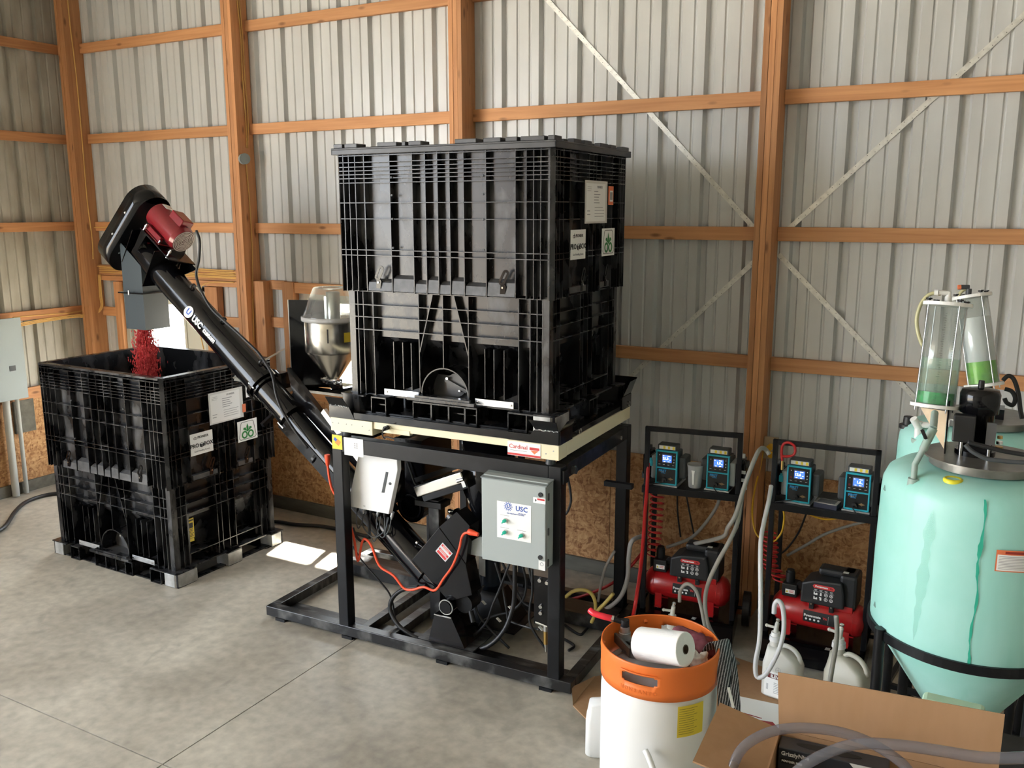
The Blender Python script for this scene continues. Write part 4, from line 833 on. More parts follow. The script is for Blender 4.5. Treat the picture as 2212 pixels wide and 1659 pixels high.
for x,z in ((-.053,.0),(-.053,-.068),(.050,-.070)):
    M=A@Matrix.Translation((x,z,0)); o=MB(M).cyl((0,0,0),(0,0,.008),.0145,.013,20).build('selector_switch',ALUM,cb); 
    MB(M).cyl((0,0,.008),(0,0,.020),.0105,.010,16).bar((-.008,-.010,.022),(.006,.008,.022),.006,.008,(0,0,1)).build('switch_knob',GRNK,o,world=False) if False else MB(M).cyl((0,0,.008),(0,0,.020),.0105,.010,16).bar((-.010,-.012,.022),(.007,.009,.022),.007,.010,(0,0,1)).build('switch_knob',GRNK,cb)
F3=frame((.7005,y0-.0005,1.180),(1,0,0),(0,0,1)); MB(F3).box(-.037,.037,-.016,.016,0,.001).build('warning_label',WHTP,cb); MB(F3@Matrix.Translation((0,0,.0011))).box(-.012,.033,.002,.012,0,.0004).build('warning_band',REDP,cb)
MB(F3@Matrix.Translation((0,0,.0011))).prism([(-.026,.0),(-.021,.008),(-.016,0),(-.021,-.009)],0,.0004).build('warning_mark',BLKT,cb)
F4=frame((.718,y0-.0005,.808),(1,0,0),(0,0,1)); MB(F4).box(-.020,.020,-.027,.027,0,.001).build('rating_label',WHT,cb); MB(F4@Matrix.Translation((0,.008,.0011))).ring((0,0,0),(0,0,.0004),.011,.008,16).build('rating_mark',GRYT,cb)
# ------------------------------------------------------------ white sensor box, tilted on its side
def Wp(x,y,z): return (x,y,z)
wb_=thing('junction_enclosure','white electrical enclosure hung tilted behind the left front leg','electrical box',(SX,SY,0),SR)
yy=-.47; D=.035
P=[(-.645,1.254),(-.362,1.256),(-.360,1.157),(-.436,.862),(-.754,.867)]
m=MB(); n=5; m.add([(x,yy,z) for x,z in P]+[(x+.006,yy+D,z) for x,z in P],[tuple(range(5)),tuple(range(5,10))[::-1]]+[(i,(i+1)%5,5+(i+1)%5,5+i) for i in range(5)]); m.build('enclosure_body',WHTB,wb_,bevel=.003)
MB().box(-.62,-.40,yy+D+.001,yy+.14,.93,1.25).build('mounting_block',BLKM,wb_)
m=MB(); m.add([(x,yy-.002,z) for x,z in ((-.447,1.137),(-.428,1.137),(-.463,.999),(-.484,.997))]+[(x,yy+.001,z) for x,z in ((-.447,1.137),(-.428,1.137),(-.463,.999),(-.484,.997))],[(0,1,2,3),(7,6,5,4),(0,1,5,4),(1,2,6,5),(2,3,7,6),(3,0,4,7)]); m.build('handle_slot',DKG,wb_)
MB().cyl((-.417,yy,1.065),(-.417,yy-.004,1.065),.009,n=16).build('lock',DKG,wb_)
for i in range(6):
    x=-.72+i*.054; z=.866-.001*i
    o=MB().cyl((x+.012,yy+.05,z),(x+.002,yy+.05,z-.035),.011,.011,8).cyl((x+.002,yy+.05,z-.035),(x,yy+.05,z-.05),.007,.006,8).build('cable_gland',GALV if i%2 else BLKR,wb_)
text('USC',.010,frame((-.62,yy-.001,.888),(1,0,0),(0,0,1)),GRYT,wb_)
for i,(a,b,dz) in enumerate(((-.67,-.48,-.14),(-.615,-.53,-.17),(-.56,-.45,-.13),(-.72,-.66,-.10),(-.50,-.47,-.12))):
    MB().tube([(a,yy+.05,.82),(a+.01,yy+.03,.82+dz*.6),((a+b)/2,yy+.02,.82+dz),(b-.01,yy+.03,.82+dz*.6),(b,yy+.05,.82)],.004,6).build('sensor_lead',DKG,wb_)
# ------------------------------------------------------------ treating machine inside the stand
tm=thing('seed_treater','black seed treating drum, hopper and drive motor inside the stand','machine',(SX,SY,0),SR)
m=MB(); N=14
# tall round-bottomed side panel of the drum
poly=[(-.615,1.26),(-.40,1.26),(-.39,.80)]+[(-.495+.105*math.cos(-pi*j/N),.80+.11*math.sin(-pi*j/N)) for j in range(1,N)]+[(-.60,.80)]
M=Matrix(((1,0,0,0),(0,0,-1,0),(0,1,0,0),(0,0,0,1))); m.prism(poly,.10,.13,M); m.prism([(x*.94-.03,z) for x,z in poly],-.25,.10,M); m.build('drum_housing',BLKM,tm)
m=MB(); m.ring((-.495,-.133,.80),(-.495,-.14,.80),.085,.075,20); m.build('drum_slot',CHR if False else BLKF,tm)
# stainless cover, tilted
def tilt(cx,cz,a): return Matrix.Translation((cx,-.25,cz))@Matrix.Rotation(-a,4,'Y')
T=tilt(-.165,1.045,.40); MB(T).box(-.19,.19,-.06,.12,-.032,.036).build('sloped_cover',STAIN,tm,bevel=.006); MB(T).box(-.16,.20,-.05,.10,-.075,-.032).build('cover_base',BLKM,tm,bevel=.004)
MB(T).box(.17,.195,-.065,-.05,-.06,.0).cyl((.15,-.07,-.01),(.20,-.07,-.01),.012,n=10).build('clamp_lever',CHR,tm)
MB().box(-.29,-.21,-.24,-.16,.09,.915).build('support_column',BLKW,tm,bevel=.004); MB().box(-.38,-.18,-.26,-.14,.865,.905).build('column_cap',BLKF,tm,bevel=.004)
MB().box(.62,.70,-.24,.2,1.20,1.26).build('cross_member',BLKF,tm) if False else None
# discharge cone and round vessel
m=MB(); m.lathe([(.001,1.34),(.17,1.34),(.17,1.00),(.12,.86),(.09,.72),(.001,.72)],(.07,-.08,0),28); m.build('mixing_bowl',BLKM,tm)
m=MB(); m.cyl((-.16,-.15,.80),(.05,-.20,.66),.065,.065,20); m.build('discharge_elbow',BLKM,tm)
MB().lathe([(.001,0),(.02,0),(.02,.02),(.001,.02)],(-.145,-.20,.835),12).build('grease_cap',CHR,tm)
m=MB(); m.bar((-.45,-.14,.99),(.05,-.10,1.20),.02,.03); m.build('push_rod',BLKF,tm)
# motor
m=MB(); m.cyl((.045,-.03,.33),(.045,-.03,.60),.072,.072,28).cyl((.045,-.03,.30),(.045,-.03,.33),.06,.072,28); m.build('gearmotor',MOTB,tm)
m=MB(); 
m.lathe([(.0735,0),(.0735,.13)],(.045,-.03,.40),8,a0=R(228),a1=R(275)); o=m.build('motor_label',WHTP,tm); o.modifiers.new('s','SOLIDIFY').thickness=.001
m=MB(); m.add([(-.03,-.10,.30),(.13,-.10,.30),(.13,.06,.30),(-.03,.06,.30),(-.13,-.16,.09),(.25,-.16,.09),(.25,.12,.09),(-.13,.12,.09)],[(0,1,2,3),(4,5,6,7),(0,1,5,4),(1,2,6,5),(2,3,7,6),(3,0,4,7)]); m.build('motor_pedestal',BLKF,tm)
MB().box(-.18,.30,-.18,.16,.082,.092).box(.10,.50,.0,.06,.35,.40).build('pedestal_plate',BLKF,tm)
MB().add([(.09,-.37,.655),(.30,-.37,.655),(.30,-.37,.80),(.16,-.37,.78),(.09,-.37,.735),(.09,-.27,.655),(.30,-.27,.655),(.30,-.27,.80),(.16,-.27,.78),(.09,-.27,.735)],[(0,1,2,3,4),(9,8,7,6,5),(0,1,6,5),(1,2,7,6),(2,3,8,7),(3,4,9,8),(4,0,5,9)]).build('grey_switch_box',GREY,tm)
# valve plate on the right leg
MB().box(.592,.708,-.50,-.49,.365,.66).build('valve_plate',BLKM,tm)
for x,z in ((.63,.642),(.676,.636),(.637,.482),(.637,.442)): MB().cyl((x,-.50,z),(x,-.512,z),.012,n=6).build('valve_bolt',CHR,tm)
MB().cyl((.60,-.49,.375),(.675,-.49,.362),.012,n=10).cyl((.664,-.49,.362),(.664,-.49,.33),.015,n=10).build('pipe_tee',ALUM,tm)
MB().cyl((.664,-.49,.33),(.664,-.49,.25),.015,n=12).build('brass_filter',BRASS,tm); MB().cyl((.664,-.49,.25),(.666,-.49,.20),.011,.006,10).build('drain_nipple',ALUM,tm)
# rear arm with grey tape
MB().box(.78,.96,.10,.14,1.06,1.09).build('rear_arm',BLKF,tm)
# support post between housing and deck
MB().box(-.47,-.42,.47,.50,.09,1.25).box(.0,.04,.47,.50,.09,1.25).build('rear_strut',BLKF,tm)
# ------------------------------------------------------------ inclined conveyor
Hh=Vector((-2.523,-1.25,2.439)); Ll=Vector((.064,-1.50,.641)); ax=(Ll-Hh).normalized()
side=ax.cross(Vector((0,0,1))).normalized(); 
if side.y>0: side=-side
up=side.cross(ax); 
if up.z<0: up=-up
KM=Matrix((ax,side,up)).transposed().to_4x4(); KM.translation=Hh
LT=(Ll-Hh).length
def k2w(s,t,w): return KM@Vector((s,t,w))
cv=thing('conveyor','long black tube conveyor slanting from the stand up over the open seed box','conveyor',M=Matrix.Translation((0.3,-1.5,0)))
aH=-.25; u2=up*math.cos(aH)+side*math.sin(aH); s2=side*math.cos(aH)-up*math.sin(aH)
KH=Matrix((ax,s2,u2)).transposed().to_4x4(); KH.translation=Hh
def K(): return MB(KM)
def KHM(): return MB(KH)
def kb(mb,n,m,**k): return mb.build(n,m,cv,world=True,**k)
s_fl=1.60
kb(K().cyl((.02,0,0),(s_fl,0,0),.106,.106,36),'upper_tube',BLKM)
kb(K().cyl((s_fl+.03,0,0),(1.95,0,0),.097,.094,36),'middle_tube',BLKM)
kb(K().cyl((1.95,0,0),(3.56,0,-.01),.078,.078,32).add([(1.95,.085,-.085),(3.5,.075,-.085),(3.5,.075,.0),(1.95,.085,.01),(1.95,.05,-.085),(3.5,.04,-.085),(3.5,.04,.0),(1.95,.05,.01)],[(0,1,2,3),(7,6,5,4),(0,1,5,4),(1,2,6,5),(2,3,7,6),(3,0,4,7)]),'lower_tube',BLKM)
for s,r,w in ((s_fl,.132,.035),(1.95,.108,.020)):
    o=kb(K().ring((s,0,0),(s+w,0,0),r,.07,40),'flange',BLKM)
kb(K().ring((s_fl+.05,0,0),(s_fl+.065,0,0),.115,.09,40),'flange',BLKM)
for s,t,w in ((s_fl,.12,.02),(s_fl,-.02,.125),(1.95,.095,.05),(1.95,.05,-.095),(1.95,.09,-.05)): kb(K().cyl((s-.01,t,w),(s+.05,t,w),.009,n=6),'flange_bolt',CHR)
for s,w in ((.62,.106),(1.02,.106),(1.50,.106)): kb(K().ring((s,-.01,w+.012),(s+.012,-.01,w+.012),.024,.014,14),'cable_clip',BLKR)
kb(K().ring((2.32,.06,-.04),(2.34,.06,-.04),.040,.022,14),'cable_clip',BLKR)
kb(K().cyl((2.72,0,-.01),(3.45,0,-.01),.102,.102,36),'lower_trough',BLKM)
kb(K().bar((2.72,.02,-.105),(3.50,.02,-.105),.03,.015),'trough_rail',BLKF)
# wedge-shaped lower cover beside the tube
kb(K().add([(1.92,-.03,.07),(1.72,-.02,.24),(3.00,-.05,.08),(1.92,-.07,.07),(1.72,-.06,.24),(3.00,-.09,.08)],[(0,1,2),(5,4,3),(0,1,4,3),(1,2,5,4),(2,0,3,5)]),'side_wedge',BLKM)
kb(K().bar((2.15,-.03,.22),(2.95,-.03,.12),.03,.04),'slide_bar',ALUM)
# logo along the tube
A=KM@frame((.99,.1305*math.cos(-.25),.1305*math.sin(-.25)),(1,0,0),(0,math.sin(.25),math.cos(.25)))
A=KM@frame((.80,.0985,.0395),(1,0,0),(0,-.372,.928))
text('USC',.062,A@Matrix.Translation((.115,-.02,-.0045)),WHT,cv,bold=.003,world=True); text('custom',.048,A@Matrix.Translation((.27,-.02,-.0045)),WHT,cv,bold=.0025,world=True)
g=MB(A@Matrix.Translation((0,-.015,-.0055))); g.cyl((0,0,0),(0,0,.001),.044,n=28,smooth=False); g.build('round_emblem',WHT,cv,world=True)
text('U',.06,A@Matrix.Translation((0,-.015,-.0072)),BLUET,cv,bold=.002,world=True)
# head: transition box, spout, belt guard, motor
def hexb(pts): return [(0,1,2,3),(7,6,5,4),(0,1,5,4),(1,2,6,5),(2,3,7,6),(3,0,4,7)]
x0,x1,y0,y1=-2.635,-2.415,-1.365,-1.135
m=MB(); m.add([(x0,y0,2.115),(x1,y0,2.115),(x1,y0,2.32),(x0,y0,2.50),(x0,y1,2.115),(x1,y1,2.115),(x1,y1,2.32),(x0,y1,2.50)],[(0,1,2,3),(7,6,5,4),(1,2,6,5),(3,0,4,7)])
o=m.build('spout_neck',SPOUT,cv,world=True); o.modifiers.new('s','SOLIDIFY').thickness=.004
m=MB(); m.box(x0-.03,x1+.03,y0-.03,y0,2.108,2.118).box(x0-.03,x1+.03,y1,y1+.03,2.108,2.118).box(x0-.03,x0,y0,y1,2.108,2.118).box(x1,x1+.03,y0,y1,2.108,2.118); m.build('spout_flange',BLKM,cv,world=True)
m=MB(); m.add([(x0,y0,1.83),(x1,y0,1.83),(x1,y0,2.11),(x0,y0,2.11),(x0,y1,1.83),(x1,y1,1.83),(x1,y1,2.11),(x0,y1,2.11)],[(0,1,2,3),(7,6,5,4),(1,2,6,5),(3,0,4,7)])
o=m.build('spout',SPOUT,cv,world=True,label='open-ended slate grey square spout'); o.modifiers.new('s','SOLIDIFY').thickness=.004
MB().cyl((-2.53,-1.40,2.10),(-2.53,-1.40,2.135),.007,n=8).build('spout_bolt',CHR,cv,world=True)
kb(K().box(-.02,.30,-.125,-.119,-.12,.17),'head_cheek',BLKM)
kb(K().add([(-.02,.119,-.02),(.16,.119,-.13),(.30,.119,.05),(.12,.119,.20),(-.02,.125,-.02),(.16,.125,-.13),(.30,.125,.05),(.12,.125,.20)],hexb(0)),'head_cheek',BLKM) if False else None
kb(K().box(.285,.291,-.135,.135,-.125,.20),'head_web',BLKM)
kb(K().box(-.026,-.02,-.125,.125,-.13,.17),'head_web',BLKM)
# belt guard: stadium cup across the tube
N=18; w0,w1=-.13,.27
def stad(r): return [(r*math.cos(a),w1+r*math.sin(a)) for a in [pi*j/N for j in range(N+1)]]+[(r*math.cos(a),w0+r*math.sin(a)) for a in [pi+pi*j/N for j in range(N+1)]]
P1=stad(.150)
SM=KH@Matrix(((0,0,1,0),(1,0,0,0),(0,1,0,0),(0,0,0,1)))
m=MB(SM); n=len(P1)
m.prism(P1,-.27,-.266)
m.add([(a,b,-.27) for a,b in P1]+[(a,b,-.10) for a,b in P1],[(i,(i+1)%n,n+(i+1)%n,n+i) for i in range(n)],True)
o=m.build('belt_guard',BLKM,cv,world=True); o.modifiers.new('s','SOLIDIFY').thickness=.004
m=MB(SM); m.prism([(a,b) for a,b in stad(.147) if b<.345],-.108,-.102); m.build('guard_back_plate',BLKF,cv,world=True)
for w in (-.02,.18): kb(KHM().sphere((-.185,.150,w),.011,10,6),'guard_bolt',CHR); kb(KHM().cyl((-.102,.09,w-.10),(-.092,.09,w-.10),.010,n=6),'guard_bolt',CHR)
kb(KHM().cyl((-.11,0,0),(.03,0,0),.045,n=20).box(-.08,-.055,-.08,.08,-.08,.08),'bearing_block',BLKM)
for a,b in ((.065,.055),(.065,-.055)): kb(KHM().cyl((-.09,a,b),(-.045,a,b),.010,n=6),'bearing_bolt',CHR)
# horizontal motor mount plate
kb(KHM().box(.0,.40,-.13,.13,.172,.180),'motor_mount_plate',BLKM)
kb(KHM().add([(.02,.125,.172),(.05,.125,.02),(.09,.125,.02),(.09,.125,.172),(.02,.130,.172),(.05,.130,.02),(.09,.130,.02),(.09,.130,.172)],hexb(0)),'mount_bracket',BLKM)
kb(KHM().add([(.28,-.10,.172),(.46,-.10,.172),(.34,-.10,.0),(.28,-.106,.172),(.46,-.106,.172),(.34,-.106,.0)],[(0,1,2),(5,4,3),(0,1,4,3),(1,2,5,4),(2,0,3,5)]),'mount_gusset',BLKM)
for s in (.03,.36): kb(KHM().cyl((s,.12,.165),(s,.12,.235),.007,n=6).cyl((s,.12,.212),(s,.12,.226),.012,n=6),'mount_stud',CHR)
mo=thing('drive_motor','dark red electric motor bolted on top of the conveyor head','motor',M=Matrix.Translation(KH@Vector((.12,0,.182))))
rm=.100; wc=.300
def mk(mb,n,m,**k): return mb.build(n,m,mo,world=True,**k)
mk(KHM().cyl((-.045,0,wc),(.27,0,wc),rm,rm,36),'motor_body',REDM)
mk(KHM().cyl((-.065,0,wc),(-.045,0,wc),rm*.8,rm,36),'end_bell',REDM); mk(KHM().cyl((.27,0,wc),(.305,0,wc),rm*1.03,rm*.9,36),'end_bell',REDM)
m=KHM()
for q in (.088,.075,.062,.049,.036,.023): m.ring((.305,0,wc),(.309,0,wc),q,q-.006,32)
for a in range(4): m.bar((.308,0,wc),(.308,.088*math.cos(a*pi/2+.4),wc+.088*math.sin(a*pi/2+.4)),.006,.003)
mk(m,'fan_grille',mat('grille_paint',(.34,.28,.26),.4,.3)); mk(KHM().cyl((.3045,0,wc),(.306,0,wc),.091,n=32),'grille_recess',mat('grille_recess',(.05,.01,.01),.6))
mk(KHM().box(.10,.25,-.055,.055,wc+.075,wc+.140),'terminal_box',REDM,bevel=.008)
mk(KHM().box(.02,.20,.07,.105,.195,.235).box(.0,.22,-.10,.11,.181,.192),'motor_foot',REDM,bevel=.004)
mk(KHM().box(-.03,.03,-.035,.035,wc+rm-.001,wc+rm+.002),'rating_plate',ALUM)
for s in (.02,.20): mk(KHM().cyl((s,.095,.192),(s,.095,.212),.009,n=6),'foot_bolt',CHR)
# boot housing, pivot and stand inside the frame
bo=thing('conveyor_boot','black boot housing with red warning label at the conveyor foot','conveyor part',(SX,SY,0),SR)
PZ=[(-.30,.568),(-.095,.818),(.092,.613),(.134,.417),(-.031,.340)]
m=MB(); m.add([(x,-.425,z) for x,z in PZ]+[(x,-.30,z) for x,z in PZ],[tuple(range(5)),tuple(range(5,10))[::-1]]+[(i,(i+1)%5,5+(i+1)%5,5+i) for i in range(5)]); m.build('boot_housing',BLKM,bo,bevel=.004)
m=MB(); m.add([(-.095,-.42,.818),(.03,-.42,.935),(.12,-.42,.86),(.092,-.42,.613),(-.095,-.30,.818),(.03,-.30,.935),(.12,-.30,.86),(.092,-.30,.613)],hexb(0)); m.build('intake_chute',BLKM,bo)
u=Vector((.7,0,-.71)); v=Vector((.71,0,.7)); FB=frame((-.060,-.4262,.662),(.77,0,-.64),(.64,0,.77))
MB(FB).box(-.046,.046,-.042,.042,0,.001).build('warning_label',mat('silver_label',(.65,.65,.66),.4),bo)
MB(FB@Matrix.Translation((0,0,.0012))).box(-.040,.040,.020,.036,0,.0004).box(-.040,.040,-.012,.004,0,.0004).box(-.038,.038,-.036,-.018,0,.0003).build('warning_print',REDP,bo)
q=MB(); lines(q,FB@Matrix.Translation((0,0,.0017)),-.03,.03,.031,2,.006,.002,.1); lines(q,FB@Matrix.Translation((0,0,.0017)),-.03,.03,-.001,2,.006,.002,.1); q.build('warning_text',WHTP,bo)
MB().cyl((-.033,-.47,.318),(-.033,-.20,.318),.040,n=24).build('pivot_pin',BLKM,bo); MB().ring((-.033,-.455,.318),(-.033,-.462,.318),.050,.044,24).build('pivot_ring',ALUM,bo)
MB().cyl((.06,-.40,.335),(.06,-.28,.335),.06,n=20).cyl((.11,-.40,.30),(.14,-.42,.24),.018,n=8).build('tail_roller',BLKF,bo)
m=MB(); m.add([(-.110,-.47,.262),(.010,-.47,.262),(.115,-.49,.089),(-.145,-.49,.089),(-.110,-.28,.262),(.010,-.28,.262),(.115,-.26,.089),(-.145,-.26,.089)],hexb(0)); m.build('pivot_stand',BLKM,bo)
MB().bar((-.110,-.475,.262),(.012,-.475,.262),.006,.006).build('stand_edge',ALUM,bo)
MB().box(-.22,.18,-.50,-.20,.082,.089).build('stand_plate',BLKW,bo)
MB().sphere((-.30,-.36,.66),.013,8,6).cyl((-.30,-.36,.66),(-.27,-.33,.62),.01,n=6).build('clamp_bolt',CHR,bo)
# ------------------------------------------------------------ dry powder hopper on its bracket beside the stand
hp=thing('powder_hopper','stainless conical powder hopper with clear domed lid by the seed boxes','hopper',(-.965,-.90,0))
m=MB(); m.lathe([(.001,2.165),(.118,2.185),(.128,2.178),(.205,1.985),(.214,1.975)],(0,0,0),40); o=m.build('clear_lid',GLASS,hp); o.modifiers.new('s','SOLIDIFY').thickness=.004
m=MB(); m.lathe([(.205,1.975),(.220,1.975),(.220,1.945),(.205,1.945),(.205,1.975)],(0,0,0),40); m.build('clear_rim',mat('frosted_rim',(.7,.7,.7),.2,tr=.5,alpha=.9),hp)
m=MB(); m.lathe([(.001,1.955),(.196,1.955),(.200,1.95),(.200,1.72),(.19,1.705),(.045,1.51),(.04,1.50),(.001,1.50)],(0,0,0),40); m.build('steel_cone',STAIN,hp)
m=MB(); m.lathe([(.001,2.15),(.05,2.15),(.05,1.957)],(.02,-.0,0),20); m.box(-.03,.05,-.04,.04,1.957,2.12); m.build('feed_motor',ALUM,hp)
m=MB(); m.cyl((-.10,-.02,1.497),(.10,-.04,1.485),.014,n=10); m.ring((-.07,-.02,1.49),(-.05,-.02,1.49),.028,.014,12).ring((.04,-.03,1.49),(.06,-.03,1.49),.028,.014,12); m.build('outlet_clamp',CHR,hp)
m=MB(); m.add([(-.045,-.03,1.47),(.045,-.03,1.47),(.03,.03,1.40),(-.03,.03,1.40),(-.045,.04,1.50),(.045,.04,1.50),(.03,.06,1.40),(-.03,.06,1.40)],hexb(0)); m.build('outlet_hose',BLKR,hp)
m=MB(frame((-.16,-.17,1.5+.0),(.96,.28,0),(0,0,1))) 
# bracket plate
MB(frame((-.365,-.05,1.42),(.93,.36,0),(0,0,1))).box(0,.30,0,.66,-.004,.004).build('back_plate',BLKM,hp)
MB(frame((-.365,-.05,1.42),(.93,.36,0),(0,0,1))).box(-.006,0,0,.66,-.006,.006).build('plate_edge',ALUM,hp)
MB().bar((-.36,-.12,1.72),(-.575,-.44,1.53),.034,.006).build('stay_strap',ALUM,hp)
MB().box(-.42,-.28,-.30,-.16,1.44,1.56).build('vibrator_box',BLKM,hp,bevel=.006)
MB().bar((-.58,-.42,1.53),(-.42,-.30,1.49),.03,.04).bar((-.33,-.1,1.44),(-.30,-.40,1.38),.04,.06).build('bracket_arm',GALV,hp)
MB().box(-.30,.16,-.10,.02,1.40,1.42).bar((.0,-.05,1.41),(.20,.12,1.45),.06,.03).build('hopper_tray',BLKM,hp)
MB().bar((-.28,-.05,1.41),(-.33,-.42,1.20),.03,.03).build('hopper_leg',BLKF,hp)
MB().lathe([(.2015,1.80),(.2015,1.87)],(0,0,0),6,a0=R(-25),a1=R(5)).build('yellow_label',YELP,hp)
MB().lathe([(.2015,1.80),(.2015,1.90)],(0,0,0),3,a0=R(-60),a1=R(-57)).build('sight_slot',BLKT,hp)
# ------------------------------------------------------------ pump carts by the back wall
def pump_cart(name,label,x0,rz,loc,coilc):
    t=thing(name,label,'pump cart',loc,rz,None)
    W2,Dp,zs,zt=.30,.36,1.008,1.395
    def P(n,m,*bs,bev=.003):
        mb=MB()
        for b in bs: mb.box(*b)
        return mb.build(n,m,t,bevel=bev)
    for x in (-W2,W2-.03):
        P('leg',BLKF,(x,x+.03,0,.03,.17,zs-.045)); P('leg',BLKF,(x,x+.03,Dp-.03,Dp,.17,zs-.045))
    P('shelf',BLKF,(-W2-.01,W2+.01,-.01,Dp,zs-.045,zs))
    P('handle_bar',BLKF,(-W2,-W2+.03,.0,.03,zs,zt),(W2-.03,W2,.0,.03,zs,zt),(-W2,W2,0,.03,zt-.03,zt))
    P('base_tray',BLKM,(-W2,W2,-.06,Dp,.145,.17),(-W2,W2,-.06,-.05,.02,.17),(-W2,-W2+.01,-.06,Dp,.02,.17),(W2-.01,W2,-.06,Dp,.02,.17),(-W2,W2,-.06,Dp,.02,.03))
    for sx in (-1,1):
        m=MB(); m.cyl((sx*(W2+.03),Dp-.02,.115),(sx*(W2+.075),Dp-.02,.115),.115,.115,28); o=m.build('wheel',BLKR,t,bevel=.008); 
        MB().cyl((sx*(W2+.076),Dp-.02,.115),(sx*(W2+.082),Dp-.02,.115),.05,.05,16).build('wheel_hub',DKG,t)
    MB().cyl((-W2-.03,Dp-.02,.115),(W2+.03,Dp-.02,.115),.012,n=10).build('axle',BLKF,t)
    for sx in (-1,1): P('foot',BLKR,(sx*(W2-.04),sx*(W2-.0),-.06,-.02,0,.02))
    return t
def dosing_pump(label,M,num,side,dx=0):
    t=thing('metering_pump',label,'metering pump',M=M,group=None)
    # local: x right, y depth (into the wall), z up ; 0 at shelf
    MB().box(-.078,.078,-.012,.19,0,.010).build('mount_plate',GALV,t,bevel=.002)
    MB().box(-.068,.068,.012,.13,.010,.225).build('casing',DKG,t,bevel=.006)
    m=MB(); m.box(-.070,-.061,0,.02,.010,.23).box(.061,.070,0,.02,.010,.23).box(-.070,.070,0,.02,.221,.232).box(-.070,.070,0,.02,.010,.019).box(-.062,.062,0,.02,.113,.122); m.build('front_frame',TEAL,t,bevel=.002)
    MB().box(-.061,.061,.006,.012,.122,.221).box(-.061,.061,.006,.012,.019,.113).build('front_panel',mat('pump_panel',(.012,.013,.014),.3),t)
    m=MB(); m.box(-.062,.062,.01,.09,.232,.268); m.build('top_cover',DKG,t,bevel=.006)
    F=frame((0,.0055,0),(1,0,0),(0,0,1))
    Q=frame((0,.0095,.250),(1,0,0),(0,0,1)); MB(Q).box(-.052,.052,-.011,.011,0,.0006).build('caution_strip',WHT,t)
    q=MB(Q@Matrix.Translation((0,0,.0008)))
    for x in (-.018,.012,.042): q.box(x-.007,x+.007,-.009,.009,0,.0003)
    q.build('caution_marks',YELP,t)
    MB(F).box(-.030,.036,.150,.208,0,.001).build('display_bezel',mat('bezel_grey',(.12,.13,.15),.3),t)
    MB(F).box(-.026,.032,.157,.201,.001,.0018).build('screen',SCR,t)
    text(num,.021,F@Matrix.Translation((.002+dx,.179,.0019)),SCRT,t,bold=.0006)
    q=MB(F@Matrix.Translation((0,0,.0019))); q.box(.018,.028,.172,.174,0,.0002).box(-.024,-.016,.195,.198,0,.0002).box(.006,.024,.195,.198,0,.0002).box(-.018,-.008,.1585,.1615,0,.0002).box(.008,.020,.1585,.1615,0,.0002); q.build('screen_marks',SCRT,t)
    for i,x in enumerate((-.046,-.017,.013,.044)):
        b=MB(F).box(x-.010,x+.010,.133,.145,0,.0015).build('button',BLKR,t); MB(F).box(x-.006,x+.006,.138,.140,.0015,.0018).build('button_mark',WHT,t)
    for z,m_ in ((.200,BLKR),(.178,BLKR),(.158,mat('dark_red_key',(.15,.01,.01),.4))): MB(F).box(-.052,-.040,z-.006,z+.006,0,.0015).build('button',m_,t)
    for z in (.200,.178,.158): MB(F).box(.042,.054,z-.006,z+.006,0,.0015).build('button',BLKR,t)
    q=MB(F@Matrix.Translation((0,0,.0016))); q.prism([(.044,.1745),(.052,.1745),(.048,.182)],0,.0003).prism([(.044,.1615),(.048,.154),(.052,.1615)],0,.0003).cyl((-.046,.200,0),(-.046,.200,.0003),.003,n=8).cyl((.048,.200,0),(.048,.200,.0003),.0028,n=8); q.build('key_symbols',WHTP,t)
    text('FIRST',.021,F@Matrix.Translation((-.025,.097,0)),CYANT,t,bold=.0008); text('SYSTEMS',.0075,F@Matrix.Translation((-.020,.083,0)),CYANT,t,bold=.0002)
    text('CHOICE',.008,F@Matrix.Translation((-.028,.0895,.0008)),mat('tan_print',(.45,.28,.12),.5),t)
    q=MB(F@Matrix.Translation((.028,.048,0)))
    for x in (-.012,-.006,0,.006,.012): q.box(x-.0015,x+.0015,-abs(.009-abs(x)*.5),abs(.009-abs(x)*.5),0,.0004)
    q.box(-.018,.018,-.0008,.0008,0,.0005); q.build('pump_emblem',mat('tan_print'),t); text('WATSON-MARLOW',.0048,F@Matrix.Translation((.026,.033,0)),REDP,t) if False else None
    MB().cyl((-.010,.006,.040),(-.010,-.012,.040),.015,n=16).build('mains_plug',BLKR,t); MB().tube([(-.010,-.012,.040),(-.014,-.025,.030),(-.05+side*.06,-.035,.004),(-.06+side*.09,-.012,-.02)],.0035,6).build('mains_lead',BLKR,t)
    # motor body and pump head
    s=side
    MB().box(s*.068,s*.105,.02,.17,.035,.185).build('gear_housing',GREYD,t,bevel=.008)
    MB().box(s*.068,-s*.0,.13,.18,.03,.2).build('rear_housing',DKG,t,bevel=.008)
    MB().box(-s*.068,-s*.115,.03,.16,.05,.19).build('end_housing',DKG,t,bevel=.012)
    m=MB(); m.box(s*.105,s*.165,.03,.15,.05,.185).box(s*.115,s*.150,.04,.14,.02,.21); m.build('pump_head',BLKM,t,bevel=.008)
    if s<0: MB().box(s*.095,s*.120,.015,.03,.115,.155).box(s*.100,s*.115,.015,.03,.155,.168).build('head_latch',mat('latch_teal',(.02,.35,.45),.4),t,bevel=.003)
    else:
        for z in (.085,.135): MB().box(s*.135,s*.166,.022,.030,z-.010,z+.010).build('head_label',WHTP,t)
    HB=WHT if s>0 else DKG; MB().cyl((s*.135,.09,.205),(s*.135,.09,.235),.012,n=10).build('hose_barb',HB,t); MB().cyl((s*.163,.05,.02),(s*.163,.05,.06),.012,n=10).build('hose_barb',HB,t)
